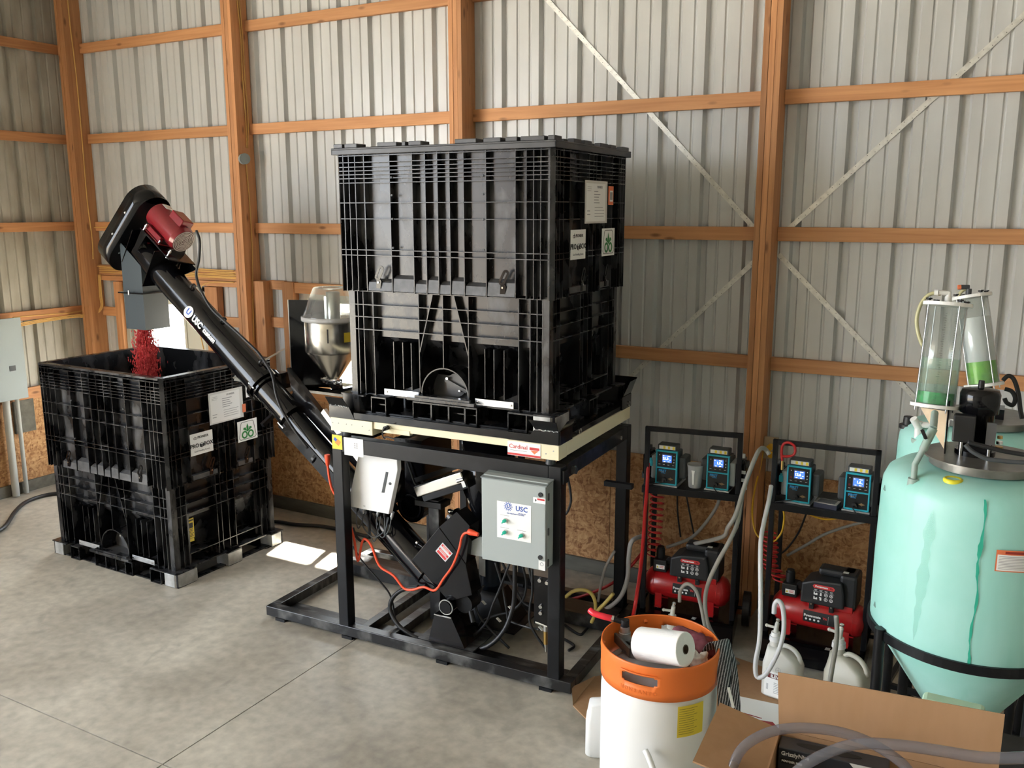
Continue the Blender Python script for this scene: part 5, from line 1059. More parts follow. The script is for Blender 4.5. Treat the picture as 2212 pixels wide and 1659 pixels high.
    return t
c1=(1.735,-.72,0); c2=(2.520,-.70,0)
cart1=pump_cart('pump_cart','black steel cart beside the platform stand carrying two teal metering pumps',0,R(10),c1,0)
cart2=pump_cart('pump_cart','black steel cart beside the green tank carrying two teal metering pumps',0,R(2),c2,0)
def pm(c,x,rz=0):
    a=R(10) if c is c1 else R(2)
    return Matrix.Translation(c)@Matrix.Rotation(a,4,'Z')@Matrix.Translation((x,.03,1.0085))@Matrix.Rotation(R(rz),4,'Z')
dosing_pump('teal metering pump with screen reading 21.3, left on the left cart',pm(c1,-.165,-8),'21.3',-1,-.008)
dosing_pump('teal metering pump with screen reading 1.9, right on the left cart',pm(c1,.155,-8),'1.9',1,.002)
dosing_pump('teal metering pump with screen reading 12.6, left on the right cart',pm(c2,-.145,-4),'12.6',-1,-.008)
dosing_pump('teal metering pump with screen reading 1.6, right on the right cart',pm(c2,.185,-4),'1.6',1,.002)
cup=thing('measuring_jug','cloudy white graduated plastic jug standing between the left cart pumps','jug',(c1[0]+.0,c1[1]+.075,1.0085))
m=MB(); m.lathe([(.001,0),(.038,0),(.040,.01),(.050,.135),(.054,.150),(.050,.150),(.046,.135),(.037,.012),(.001,.010)],(0,0,0),28); m.build('jug_body',mat('translucent_polypropylene',(.75,.76,.76),.25,tr=.55,ior=1.15),cup)
MB(frame((0,-.046,.075),(1,0,0),(0,-.08,1))).prism([(-.010,.045),(.012,.045),(.008,.02),(.006,-.05),(-.004,-.05),(-.006,.02)],0,.0008).build('graduation_label',WHTP,cup)
bk=thing('instruction_box','flat dark carton with silver lid between the right cart pumps','carton',(c2[0]+.02,c2[1]+.06,1.0085),R(-6))
MB().box(-.066,.066,-.045,.05,0,.028).build('carton_body',mat('navy_card',(.02,.025,.05),.4),bk); MB().box(-.066,.066,-.046,.05,.0285,.031).build('carton_lid',ALUM,bk,bevel=.001); MB().box(-.05,.05,-.03,.04,.0312,.032).box(.0,.03,-.035,-.02,.0312,.0325).build('lid_print',mat('dark_slate_print',(.1,.11,.13),.4),bk)
outl=thing('outlet_box','beige wall outlet with yellow plug beside the fourth post','outlet',(2.075,-.10,1.19)); MB().box(-.05,.045,0,.03,-.09,.06).build('outlet_plate',mat('beige_outlet',(.45,.37,.25),.5),outl,bevel=.004); MB().cyl((0,0,0),(0,-.05,0),.02,n=12).cyl((.01,0,-.05),(.01,-.04,-.05),.02,n=12).build('yellow_plug',YEL2,outl)
# air compressors ---------------------------------------------------------
def compressor(label,loc,rz):
    t=thing('air_compressor',label,'air compressor',loc,rz)
    r=.098; zc=.155; hl=.235
    m=MB(Matrix.Translation((0,0,zc))@Matrix.Rotation(pi/2,4,'Y')); m.lathe([(.001,-hl-.045),(.05,-hl-.038),(.085,-hl-.015),(r,-hl+.01),(r,hl-.01),(.085,hl+.015),(.05,hl+.038),(.001,hl+.045)],(0,0,0),36); m.build('air_tank',REDT,t)
    for s in (-1,1): MB(Matrix.Translation((s*(hl-.03),0,zc))@Matrix.Rotation(pi/2,4,'Y')).ring((0,0,-.002),(0,0,.002),r+.0015,r-.002,36).build('weld_seam',REDT,t)
    for s in (-1,1): 
        MB().box(s*.17-.022,s*.17+.022,-.085,-.079,.012,.11).box(s*.17-.022,s*.17+.022,-.095,-.05,.010,.016).build('tank_foot',REDT,t); MB().box(s*.17-.022,s*.17+.022,.079,.085,.0,.11).build('tank_foot',REDT,t)
        MB().cyl((s*.17,-.07,-.0),(s*.17,-.07,.012),.014,.012,10).build('rubber_foot',BLKR,t)
    MB().box(-.06,.20,-.075,.075,zc+r-.03,zc+r+.006).build('motor_saddle',REDT,t,bevel=.003)
    # shroud
    m=MB(); z0=zc+r-.01
    pf_=[(-.10,0),(.155,0),(.150,.10),(.135,.165),(-.03,.150),(-.095,.125)]
    y0_,y1_=-.10,.09
    n=len(pf_); m.add([(x,y0_,z0+z) for x,z in pf_]+[(x*.94+.004,y1_,z0+z) for x,z in pf_],[tuple(range(n)),tuple(range(n,2*n))[::-1]]+[(i,(i+1)%n,n+(i+1)%n,n+i) for i in range(n)])
    m.build('pump_shroud',mat('shroud_black',(.022,.023,.025),.45),t,bevel=.012)
    m=MB(); m.box(.115,.215,-.07,.10,z0-.01,z0+.205).box(-.02,.20,-.02,.09,z0+.16,z0+.205); m.build('motor_cover',mat('shroud_black'),t,bevel=.018)
    MB().prism([(-.03,0),(.11,.0),(.12,.016),(.0,.05)],-.08,-.02,Matrix.Translation((0,0,z0+.155))@Matrix.Rotation(pi/2,4,'X')@Matrix.Scale(1,4)).build('shroud_fin',mat('fin_grey',(.06,.062,.065),.45),t) if False else None
    MB().box(.125,.155,-.03,-.005,z0+.2055,z0+.2075).build('top_sticker',JUG,t)
    # pressure switch + regulator
    MB().box(-.215,-.125,-.075,.03,zc+r-.005,zc+r+.075).build('pressure_switch',BLKR,t,bevel=.006)
    MB().cyl((-.18,-.02,zc+r+.075),(-.18,-.02,zc+r+.135),.028,.028,16).cyl((-.18,-.02,zc+r+.135),(-.18,-.02,zc+r+.15),.022,.022,16).build('regulator_knob',BLKR,t,bevel=.003)
    MB().cyl((-.125,-.03,zc+r+.05),(-.095,-.03,zc+r+.05),.018,n=12).cyl((-.11,-.04,zc+r+.075),(-.11,-.055,zc+r+.075),.022,n=16).build('gauge',BLKF,t)
    MB(frame((-.165,-.0757,zc+r+.030),(1,0,0),(0,0,1))).box(-.028,.028,-.013,.013,0,.0008).build('warning_label',WHTP,t); MB(frame((-.183,-.0767,zc+r+.030),(1,0,0),(0,0,1))).prism([(-.008,-.007),(.008,-.007),(0,.008)],0,.0004).build('warning_triangle',YELP,t)
    q=MB(); lines(q,frame((-.165,-.0767,zc+r+.030),(1,0,0),(0,0,1)),-.005,.024,.007,3,.006,.0025,.1); q.build('warning_lines',REDP,t)
    for x in (-.03,.085): MB().box(x-.014,x+.014,-.104,-.085,z0-.03,z0+.008).build('clip',BLKR,t,bevel=.003); 
    for x in (-.03,.085): MB().cyl((x,-.103,z0+.004),(x,-.109,z0+.004),.006,n=8).build('clip_screw',CHR,t)
    # shroud graphics
    G=frame((.035,y0_-.0008,z0+.075),(1,0,0),(0,0,1))
    q=MB(G); q.prism([(-.060+.004,.032),(.058,.032),(.064,.045),(.052,.056),(-.055,.056),(-.064,.045)],0,.0008); q.build('red_badge',REDP,t)
    text('Powermate',.0155,G@Matrix.Translation((-.013,.0445,.001)),WHTP,t,bold=.0005); text('Vx',.0155,G@Matrix.Translation((.043,.0445,.001)),mat('dark_badge_print',(.15,.01,.01),.4),t,bold=.0005)
    q=MB(G)
    for i in range(4):
        x=-.045+i*.030
        q.box(x-.009,x+.009,.022,.024,0,.0006); q.box(x-.006,x+.006,.017,.019,0,.0006)
        for j,z in enumerate((-.002,-.030)):
            if i>=2: q.ring((x,z,0),(x,z,.0006),.0105,.0075,16); q.cyl((x,z,0),(x,z,.0006),.004,n=8)
            elif i==0: q.box(x-.011,x-.004,z-.008,z+.010,0,.0006).box(x-.004,x+.011,z-.008,z+.001,0,.0006).box(x+.003,x+.010,z+.001,z+.005,0,.0006)
            else: q.box(x-.005,x+.005,z-.010,z+.004,0,.0006).box(x-.009 if j else x-.003,x+.004,z+.004,z+.010,0,.0006)
    q.box(-.06,.06,.0115,.0125,0,.0006); q.build('shroud_pictograms',WHTP,t)
    # tank label, wrapped
    def cyl_pt(x,a,rr=r+.0012): return (x,-rr*math.cos(a),zc+rr*math.sin(a))
    m=MB(); vs=[];fs=[]
    for i,a in enumerate([R(-18+6*k) for k in range(8)]):
        vs+= [cyl_pt(-.075,a),cyl_pt(.115,a)]
    m.add(vs,[(2*k,2*k+1,2*k+3,2*k+2) for k in range(7)],True); m.build('tank_label',BLKT,t)
    G=frame(cyl_pt(.02,R(3),r+.006),(1,0,0),(0,math.sin(R(3)),math.cos(R(3))))
    text('Powermate',.021,G@Matrix.Translation((-.040,.008,0)),WHTP,t,bold=.0008); text('Vx',.021,G@Matrix.Translation((.033,.008,0)),REDP,t,bold=.0008)
    q=MB(G)
    for i in range(4): q.cyl((-.075+i*.024,-.014,-.001),(-.075+i*.024,-.014,.0),.0065,n=10)
    q.box(.052,.053,-.025,.025,-.001,0); lines(q,G,.058,.088,.018,6,.007,.0022,.2); q.build('tank_pictograms',WHTP,t)
    return t
compressor('red air compressor on the left pump cart behind the orange-rimmed drum',(c1[0]-.03,c1[1]+.10,.171),R(4))
compressor('red air compressor on the right pump cart behind the white jugs',(c2[0]+.015,c2[1]+.08,.171),R(-2))
# white jugs -----------------------------------------------------------------
def rrect(hx,hy,r,n=5):
    P=[]
    for cx,cy,a0 in ((hx-r,hy-r,0),(-hx+r,hy-r,pi/2),(-hx+r,-hy+r,pi),(hx-r,-hy+r,3*pi/2)):
        for k in range(n+1): a=a0+pi/2*k/n; P.append((cx+r*math.cos(a),cy+r*math.sin(a)))
    return P
def loft(mb,secs,smooth=True,cap=True):
    n=len(secs[0]); vs=[p for s in secs for p in s]; fs=[]
    for k in range(len(secs)-1):
        for i in range(n): fs.append((k*n+i,k*n+(i+1)%n,(k+1)*n+(i+1)%n,(k+1)*n+i))
    if cap: fs.append(tuple(range(n))[::-1]); fs.append(tuple(range((len(secs)-1)*n,len(secs)*n)))
    mb.add(vs,fs,smooth)
def jug(label,loc,rz,m_,neck=-.055,round_=False,tap=True):
    t=thing('jug',label,'jug',loc,rz)
    hx,hy=.105,.068; mb=MB(); S=[]
    for z,a,b,r,dx in ((0,.094,.057,.03,0),(.012,hx,hy,.03,0),(.20,hx,hy,.03,0),(.215,hx-.004,hy-.003,.03,0),(.24,hx-.012,hy-.010,.028,-.004),(.275,.062,.050,.026,-.030),(.295,.036,.036,.024,neck)): S.append([(x+dx,y,z) for x,y in rrect(a,b,min(r,a-.001,b-.001))])
    loft(mb,S); mb.cyl((neck,0,.295),(neck,0,.325),.030,.029,20); mb.build('jug_body',m_,t)
    mb=MB(); mb.tube([(neck+.032,0,.286),(.0,0,.308),(.05,0,.300),(.086,0,.265),(.094,0,.225)],.013,10); mb.build('handle',m_,t)
    mb=MB(); mb.cyl((neck,0,.325),(neck,0,.352),.034,.032,20).cyl((neck,0,.352),(neck,0,.375),.026,.024,16); mb.build('cap',WHT,t)
    if tap: 
        mb=MB(); mb.cyl((neck,0,.375),(neck+.006,0,.43),.014,.012,12).cyl((neck+.003,0,.40),(neck-.05,-.01,.405),.008,.008,8).sphere((neck-.05,-.01,.405),.010,8,6).cyl((neck+.006,0,.43),(neck+.008,0,.455),.009,.009,8); mb.build('tap',JUG,t)
        MB().ring((neck+.008,0,.445),(neck+.008,0,.452),.013,.009,12).build('hose_clip',CHR,t)
    return t
j1=jug('white product jug with maroon label and curved hose in its tap',(2.44,-1.13,.008),R(-8),JUG)
F=frame((-.01,-.0685,.13),(1,0,0),(0,0,1)); MB(F).box(-.07,.07,-.115,.035,0,.0006).build('product_label',WHTP,j1); MB(F@Matrix.Translation((0,0,.0008))).prism([(-.052,-.005),(.065,-.005),(.065,.022),(-.052,.022)],0,.0004).build('maroon_band',mat('maroon_print',(.14,.02,.02),.5),j1)
text('ILEVO',.026,F@Matrix.Translation((.0,.008,.0014)),WHTP,j1,bold=.001); q=MB(); lines(q,F@Matrix.Translation((0,0,.0008)),-.015,.06,-.03,7,.010,.003,.2)
for i in range(9): q.box(-.058,-.046,-.045-i*.004-.001,-.045-i*.004+.0008,0,.0012,F)
q.build('label_text',GRYT,j1); MB(F@Matrix.Translation((.005,.052,-.001))).ring((0,0,0),(0,0,.0012),.016,.0145,20).box(-.001,.001,-.012,.012,0,.0012).box(-.012,.012,-.001,.001,0,.0012).build('round_maker_mark',GRYT,j1)
jj=jug('plain yellowed white jug with clear hose, right of the labelled jug',(2.785,-1.11,.008),R(-20),JUG2,neck=-.06); jj.scale=(1.12,1.12,1.08)
jug('white jug standing behind the orange-rimmed drum, only its tap showing',(1.80,-1.20,.008),R(10),JUG,neck=.0)
# ------------------------------------------------------------ mint cone-bottom tanks
def cone_tank(label,cx,cy,r,lid):
    t=thing('cone_tank',label,'tank',(cx,cy,0))
    m=MB(); m.lathe([(.03,.48),(.06,.52),(r*.985,1.0),(r,1.02),(r,1.30),(r*.985,1.58),(r*.975,1.625),(r*.93,1.665),(r*.83,1.69),(r*.70,1.705),(.001,1.715)],(0,0,0),72); m.build('tank_shell',TANK,t)
    m=MB(); m.ring((0,0,.982),(0,0,1.022),r+.012,r+.001,72); m.build('support_ring',BLKF,t)
    for k in range(4):
        a=R(218+90*k); x,y=(r+.015)*math.cos(a),(r+.015)*math.sin(a)
        MB().cyl((x,y,0),(x,y,1.03),.022,.022,14).cyl((x,y,0),(x,y,.012),.05,n=14).build('leg',BLKF,t)
    m=MB(); 
    for z in (.35,):
        P=[((r+.015)*math.cos(R(218+90*k)),(r+.015)*math.sin(R(218+90*k)),z) for k in range(4)]
        for k in range(4): m.bar(P[k],P[(k+1)%4],.025,.025)
    m.build('leg_brace',BLKF,t)
    m=MB(); m.cyl((0,0,.49),(0,0,.42),.03,n=16).cyl((0,0,.42),(0,0,.36),.022,n=12).cyl((0,0,.40),(.12,0,.40),.018,n=12); m.build('drain_valve',BLKR,t)
    if lid:
        m=MB(); m.cyl((0.003,0,1.712),(.003,0,1.748),.205,.205,48).cyl((.003,0,1.746),(.003,0,1.752),.229,.229,56,smooth=False)
        m.build('steel_lid',mat('dusty_steel_lid',(.28,.27,.25),.35,.6,n2=(.16,.155,.14),sc=9,amt=.8),t)
    return t
t1=cone_tank('large mint green cone-bottom tank with dark drip stains and orange warning label',3.34,-1.97,.380,True)
t2=cone_tank('mint green tank standing further back against the wall behind the big stained tank',3.31,-1.13,.375,True)
# drip stains, warning label, triangles on the near tank
def on_tank(a,z,r=.382): return (r*math.cos(a),r*math.sin(a),z)
m=MB(); A0=R(-86.5); P=[]
for i in range(40):
    z=1.672-.015*i*1.16; a=A0+.012*math.sin(i*.35)+rnd.uniform(-.004,.004)-.0*(i/40)
    rr=.3825 if z<1.56 else (.3755+.0*(z)) ; 
    if z>1.62: rr=.3745-(z-1.62)*.35
    w_=.0035+.0018*math.sin(i*.9)+(.005 if 9<i<13 else 0); P.append((a,z,rr+.0,w_/.38))
vs=[];fs=[]
for a,z,rr,w_ in P: vs+= [(rr*math.cos(a-w_),rr*math.sin(a-w_),z),(rr*math.cos(a+w_),rr*math.sin(a+w_),z)]
m.add(vs,[(2*i,2*i+1,2*i+3,2*i+2) for i in range(len(P)-1)],True)
o=m.build('drip_stain',STREAK,t1); 
F=frame(on_tank(R(-78),1.50,.3815),(-math.sin(R(-78)),math.cos(R(-78)),0),(0,0,1))
vs=[];fs=[]
def arcpatch(a0,a1,z0,z1,rr,n=10):
    mb=MB(); vs=[]
    for k in range(n+1):
        a=a0+(a1-a0)*k/n; vs+=[on_tank(a,z0,rr),on_tank(a,z1,rr)]
    mb.add(vs,[(2*k,2*k+2,2*k+3,2*k+1) for k in range(n)],True); return mb
arcpatch(R(-78.5),R(-54),1.408,1.492,.3825).build('label_border',ORP,t1)
arcpatch(R(-77.8),R(-54.5),1.412,1.474,.3832).build('label_panel',WHTP,t1)
q=MB()
for k in range(9): pass
for k in range(9):
    p=arcpatch(R(-77),R(-55.5),1.4662-k*.006,1.4682-k*.006,.3837,8); n=len(q.v); q.v+=p.v; q.f+=[tuple(i+n for i in f) for f in p.f]; q.sm+=p.sm
q.build('label_print',GRYT,t1)
arcpatch(R(-74),R(-58),1.478,1.488,.3837,8).build('label_heading',mat('dark_red_print',(.30,.03,.02),.5),t1)
for a,z in ((-158,1.60),(-156,1.09)):
    M=frame(on_tank(R(a),z,.381 if z<1.3 else .3755),(-math.sin(R(a)),math.cos(R(a)),0),(0,0,1)); q=MB(M); P3=[(0,.012),(-.011,-.008),(.011,-.008)]
    for i in range(3): q.bar((*P3[i],.001),(*P3[(i+1)%3],.001),.003,.002)
    q.build('moulded_triangle',mat('moulded_mark',(.30,.42,.38),.4),t1)
m=MB(); vs=[]
for k in range(26):
    z=1.60-.022*k; a=R(-113.5)-.003*k; w_=(.050+.014*math.sin(k*.6)+.01*math.sin(k*1.7))*min(1,(k+.15)/4,(25.2-k)/7); vs+=[on_tank(a-w_,z,.3822-(max(0,z-1.56)*.12)),on_tank(a+w_,z,.3822-(max(0,z-1.56)*.12))]
m.add(vs,[(2*k,2*k+1,2*k+3,2*k+2) for k in range(25)],True); m.build('pale_stain',thin('faint_green_stain',(.96,.99,.98),.13,(.16,.60,.44),.9),t1)
cap=MB(); cap.lathe([(.036,0),(.036,.020),(.030,.026),(.024,.020),(.024,.004),(.001,.004)],(3.245-3.34,-2.22+1.97,1.685),28); cap.build('yellow_fill_ring',YEL,t1)
cap=MB(); cap.cyl((2.985-3.31,-1.18+1.13,1.655),(2.985-3.31,-1.18+1.13,1.675),.042,n=8).cyl((2.985-3.31,-1.18+1.13,1.675),(2.985-3.31,-1.18+1.13,1.715),.026,.024,16); cap.build('black_bung',BLKR,t2)
# mixer motor
mm=thing('mixer_motor','black mixer motor with capacitor box on top of the big mint tank','motor',(3.305,-1.955,1.752))
m=MB(); m.lathe([(.001,.02),(.06,.02),(.060,.17),(.073,.175),(.075,.25),(.068,.268),(.03,.276),(.001,.276)],(0,0,0),36); m.build('motor_body',BLKM,mm)
MB().cyl((.0,0,.276),(0,0,.305),.012,.011,12).build('shaft_cap',BLKR,mm,bevel=.002)
MB().box(-.085,-.005,-.105,-.055,.065,.175).build('capacitor_box',mat('capacitor_black',(.02,.02,.021),.4),mm,bevel=.006)
MB().cyl((0,0,0),(0,0,.02),.075,n=28).box(-.06,.06,-.06,.06,0,.06).build('motor_flange',BLKM,mm)
MB().box(.035,.07,-.075,-.060,.06,.15).build('rating_plate',mat('grey_rating_plate',(.10,.10,.10),.4),mm)
for x in (-.05,.05): MB().cyl((x,-.06,0),(x,-.06,.075),.007,n=8).build('flange_bolt',CHR,mm)
for k in range(3): MB().cyl((.085,.0,.03+.022*k),(.085,0,.042+.022*k),.014-.002*k,n=12).build('brass_fitting',BRASS if k!=1 else CHR,mm)
MB().box(-.11,-.104,-.06,.06,0,.22).build('mount_plate',BLKM,mm); 
MB().add([(-.112,-.05,.175),(-.215,-.02,.175),(-.112,-.06,.02),(-.112,-.046,.175),(-.215,-.016,.175),(-.112,-.056,.02)],[(0,1,2),(5,4,3),(0,1,4,3),(1,2,5,4),(2,0,3,5)]).build('cream_gusset',mat('stained_cream',(.70,.55,.38),.5,n2=(.55,.40,.24),sc=20,amt=.6),mm)
# sight tubes
def sight(label,p,q,r,rp,liq,green,mist,thk=.014):
    t=thing('sight_tube',label,'sight tube',p)
    p=Vector(p); q=Vector(q); a=(q-p); L=a.length; a.normalize()
    def wl(mb,n,m,**k): return mb.build(n,m,t,world=True,**k)
    o=wl(MB().cyl(p+a*.001,q-a*.001,r,r*.98,40,caps=False),'clear_tube',GLASS); o.modifiers.new('s','SOLIDIFY').thickness=.003
    wl(MB().cyl(p-a*thk,p,rp,rp,44,smooth=False),'base_flange',WHT,bevel=.003); wl(MB().cyl(q,q+a*thk,rp,rp,44,smooth=False),'top_flange',WHT,bevel=.003)
    x=a.cross(Vector((0,1,0))).normalized(); y=a.cross(x)
    for k in range(4):
        ang=R(35+90*k); o=(x*math.cos(ang)+y*math.sin(ang))*(rp-.010)
        wl(MB().cyl(p+o-a*.03,q+o+a*.03,.0028,n=8),'tie_rod',GALV); wl(MB().cyl(q+o+a*(thk+.003),q+o+a*(thk+.012),.008,n=6).bar(q+o+a*(thk+.01)-x*.012,q+o+a*(thk+.01)+x*.012,.006,.006),'wing_nut',BLKR)
    wl(MB().cyl(p+a*.002,p+a*liq,r-.005,r-.005,36),'green_liquid',green)
    o=wl(MB().cyl(p+a*liq,p+a*(liq+mist),r-.0045,r-.005,36,caps=False),'residue_film',mat('residue_'+('a' if r<.075 else 'b'),(.35,.62,.45) if r>.073 else (.75,.77,.78),.4,alpha=.32 if r>.073 else .8))
    # graduations
    g=MB(); 
    n=int((L-.04)/.0095)
    side_=-y if (-y).y<0 else y
    f_=Vector((.30,-.95,0)); f_=(f_-a*f_.dot(a)).normalized(); s_=a.cross(f_)
    if r>.073:
        for k in range(n):
            c=p+a*(.02+k*.0095); w_=.010 if k%5 else .020
            for s in (-1,1):
                an=s*.22; o_=(f_*math.cos(an)+s_*math.sin(an))*(r+.0006); tn=(s_*math.cos(an)-f_*math.sin(an))
                g.bar(c+o_-tn*0,c+o_+tn*s*w_*.6,.0006,.0010,a)
        wl(g,'graduations',BLKT,kind='stuff')
    return t
GL1=mat('green_liquid_dark',(.01,.28,.06),.15,n2=(.02,.60,.16),sc=22,amt=1); GL2=mat('green_liquid_lime',(.22,.62,.03),.15,n2=(.08,.42,.02),sc=14,amt=1)
s1=sight('clear graduated sight tube with dark green dregs, in front of its neighbour',(3.141,-1.962,1.945),(3.153,-1.905,2.345),.077,.093,.050,GL1,.14)
s2=sight('clear sight tube with lime green liquid, behind the graduated one',(3.302,-1.245,1.925),(3.216,-1.195,2.322),.070,.086,.105,GL2,.21)
m=MB(); m.cyl((3.153,-1.905,2.36),(3.153,-1.905,2.385),.014,n=10).cyl((3.153,-1.905,2.385),(3.153,-1.905,2.405),.010,n=10).cyl((3.153,-1.905,2.398),(3.115,-1.915,2.400),.010,n=10).cyl((3.115,-1.915,2.400),(3.10,-1.915,2.400),.014,n=10); m.build('elbow_fitting',WHT,s1,world=True)
m=MB(); m.cyl((3.20,-1.20,2.335),(3.20,-1.20,2.365),.013,n=10).cyl((3.20,-1.20,2.372),(3.165,-1.21,2.372),.012,n=10); m.build('elbow_fitting',DKG,s2,world=True); MB().cyl((3.165,-1.21,2.372),(3.152,-1.213,2.371),.012,n=10).build('orange_collar',ORP,s2,world=True)
MB().box(3.25,3.40,-1.22,-1.10,1.752,1.80).cyl((3.33,-1.16,1.80),(3.31,-1.22,1.915),.03,n=12).build('tube_mount',BLKM,s2,world=True)
# valve assembly
vv=thing('valve_pipe','grey elbow valve pipe rising from the near tank shoulder to the sight tube','pipe',(3.105,-2.20,1.66))
PV=mat('stained_pvc',(.33,.40,.37),.5,n2=(.25,.40,.34),sc=20,amt=.8)
def vb(mb,n,m_): return mb.build(n,m_,vv,world=True)
vb(MB().cyl((3.105,-2.205,1.655),(3.105,-2.205,1.685),.026,.024,6).cyl((3.105,-2.205,1.685),(3.104,-2.20,1.745),.012,n=14),'tank_fitting',PV)
vb(MB().cyl((3.104,-2.20,1.74),(3.136,-2.185,1.825),.012,n=14).cyl((3.128,-2.19,1.80),(3.142,-2.18,1.845),.016,n=14),'riser_pipe',PV)
vb(MB().cyl((3.140,-2.18,1.84),(3.156,-2.165,1.885),.017,.017,14).cyl((3.156,-2.165,1.885),(3.150,-2.05,1.925),.014,n=12),'ball_valve',PV)
vb(MB().bar((3.135,-2.20,1.85),(3.120,-2.21,1.885),.012,.01),'valve_lever',BLKR)
v2=thing('tank_vent_fitting','white plastic tee fitting on the shoulder of the rear mint tank','pipe',(3.04,-1.30,1.62))
MB().cyl((3.045,-1.34,1.64),(3.045,-1.34,1.73),.018,n=12).cyl((3.045,-1.34,1.70),(3.02,-1.36,1.745),.018,n=12).cyl((3.045,-1.34,1.715),(3.11,-1.33,1.715),.015,n=12).build('tee',WHT,v2,world=True); MB().cyl((3.045,-1.34,1.625),(3.045,-1.34,1.645),.03,.028,8).build('tank_nut',PV,v2,world=True)
# ------------------------------------------------------------ drum with orange collar
dr=thing('drum','white drum with orange embossed collar used as a bin','drum',(2.143,-2.40,0))
m=MB(); m.lathe([(.001,.0),(.235,0),(.252,.015),(.258,.05),(.259,.62),(.256,.655),(.250,.67),(.250,.70),(.242,.70),(.242,.02),(.001,.012)],(0,0,0),72); m.build('drum_body',WHT,dr)
def collar():
    mb=MB(); n=120; zs=[.688,.720,.752,.757,.790,.795,.815,.836,.842]; ro=[.262,.2625,.262,.262,.262,.262,.264,.262,.261]
    def hole(a,z):
        for c in (-90,90-0):
            d=(math.degrees(a)-c+180)%360-180
            if .752<z<.795:
                lim=17 if .757<z<.790 else 15.5
                if abs(d)<lim: return True
        return False
    vs=[];fs=[]
    for k,z in enumerate(zs):
        for i in range(n):
            a=2*pi*i/n; vs.append((ro[k]*math.cos(a),ro[k]*math.sin(a),z))
    for k in range(len(zs)-1):
        for i in range(n):
            a=2*pi*(i+.5)/n; z=(zs[k]+zs[k+1])/2
            if hole(a,z): continue
            fs.append((k*n+i,k*n+(i+1)%n,(k+1)*n+(i+1)%n,(k+1)*n+i))
    mb.add(vs,fs,True); o=mb.build('orange_collar',ORNG,dr); s=o.modifiers.new('s','SOLIDIFY'); s.thickness=.006; s.offset=-1
collar()
def curvtext(s,a0,da,z,size,m_,name='embossed_lettering',r=.2625):
    mb=MB()
    for i,ch in enumerate(s):
        a=R(a0+i*da); M=frame((r*math.cos(a),r*math.sin(a),z),(-math.sin(a),math.cos(a),0),(0,0,1)); text('',1,M,m_,dr)
        k=(ch,size,'CENTER',.0004,.0012); 
        if k not in TXT: o=text(ch,size,M,m_,dr,bold=.0004,depth=.0012); bpy.data.objects.remove(o)
        mb.add(*TXT[k],False,M)
    mb.build(name,m_,dr)
ORD=mat('orange_plastic_embossed',(.74,.165,.03),.42)
curvtext('MONSANTO',-107,4.7,.722,.024,ORD); 
for a in (35,62,88-40,125,150,200): 
    aa=R(a); MB().cyl((.258*math.cos(aa),.258*math.sin(aa),.81),(.246*math.cos(aa),.246*math.sin(aa),.805),.011,.009,12).build('snap_lug',ORNG,dr)
m=MB(); m.lathe([(.268,0),(.272,.003),(.268,.006),(.262,.003)],(0,0,.801),16,a0=R(-108),a1=R(-72)); m.build('grip_rib',ORNG,dr)
m=MB(); vs=[]
for k in range(9): a=R(-52+3.6*k); vs+=[(.2595*math.cos(a),.2595*math.sin(a),.52),(.2595*math.cos(a),.2595*math.sin(a),.665)]
m.add(vs,[(2*k,2*k+2,2*k+3,2*k+1) for k in range(8)],True); m.build('yellow_label',YELP,dr)
q=MB()
for k in range(12):
    vs=[]; zz=.650-.0105*k
    for j in range(6): a=R(-50.5+(3.2 if k%3 else 3.9)*j); vs+=[(.2601*math.cos(a),.2601*math.sin(a),zz),(.2601*math.cos(a),.2601*math.sin(a),zz+.0018)]
    q.add(vs,[(2*j,2*j+2,2*j+3,2*j+1) for j in range(5)],True)
q.build('label_lines',mat('olive_print',(.16,.13,.03),.6),dr)
# contents of the drum
def blob(name,label,cat,c,sx,sy,sz,m_,seed,amp=.25,kind=None):
    bm=bmesh.new(); bmesh.ops.create_icosphere(bm,subdivisions=4,radius=1)
    from mathutils import noise
    for v in bm.verts:
        n=noise.noise(v.co*1.6+Vector((seed,0,0)))+.5*noise.noise(v.co*3.7+Vector((0,seed,0))); f=1+amp*n
        v.co=Vector((v.co.x*sx*f,v.co.y*sy*f,v.co.z*sz*f))
    me=bpy.data.meshes.new(name); bm.to_mesh(me); bm.free(); me.materials.append(m_)
    for p in me.polygons: p.use_smooth=True
    o=bpy.data.objects.new(name,me); COL.objects.link(o); o.location=c; tag(o,label,cat)
    if kind: o['kind']=kind
    return o
FILM=mat('grey_plastic_film',(.42,.42,.47),.16,bump=.6,sc=9)
blob('plastic_bag','crumpled translucent plastic bag under the paper roll in the drum','bag',(2.13,-2.47,.69),.215,.14,.065,FILM,3,.22)
blob('packing_sheet','brown crumpled paper under the metal bracket in the drum','paper',(2.10,-2.29,.675),.20,.13,.06,mat('brown_paper',(.42,.32,.22),.7,bump=.4),8,.2)
blob('maroon_cloth','crumpled maroon cloth at the back of the drum','cloth',(2.235,-2.265,.775),.115,.07,.065,CLOTH,5,.55)
blob('crumpled_towel','white crumpled paper beside the maroon cloth in the drum','paper towel',(2.31,-2.345,.755),.045,.035,.04,WHTP,12,.6)
rl=thing('paper_towel_roll','thick white paper towel roll lying across the orange-rimmed drum','paper towel',(2.19,-2.47,.8))
pa=Vector((2.085,-2.49,.850)); pb=Vector((2.308,-2.545,.903))
m=MB(); m.ring(pa,pb,.073,.019,44); o=m.build('towel',mat('towel_paper',(.86,.86,.85),.8,bump=.25,sc=60),rl,world=True,bevel=.004)
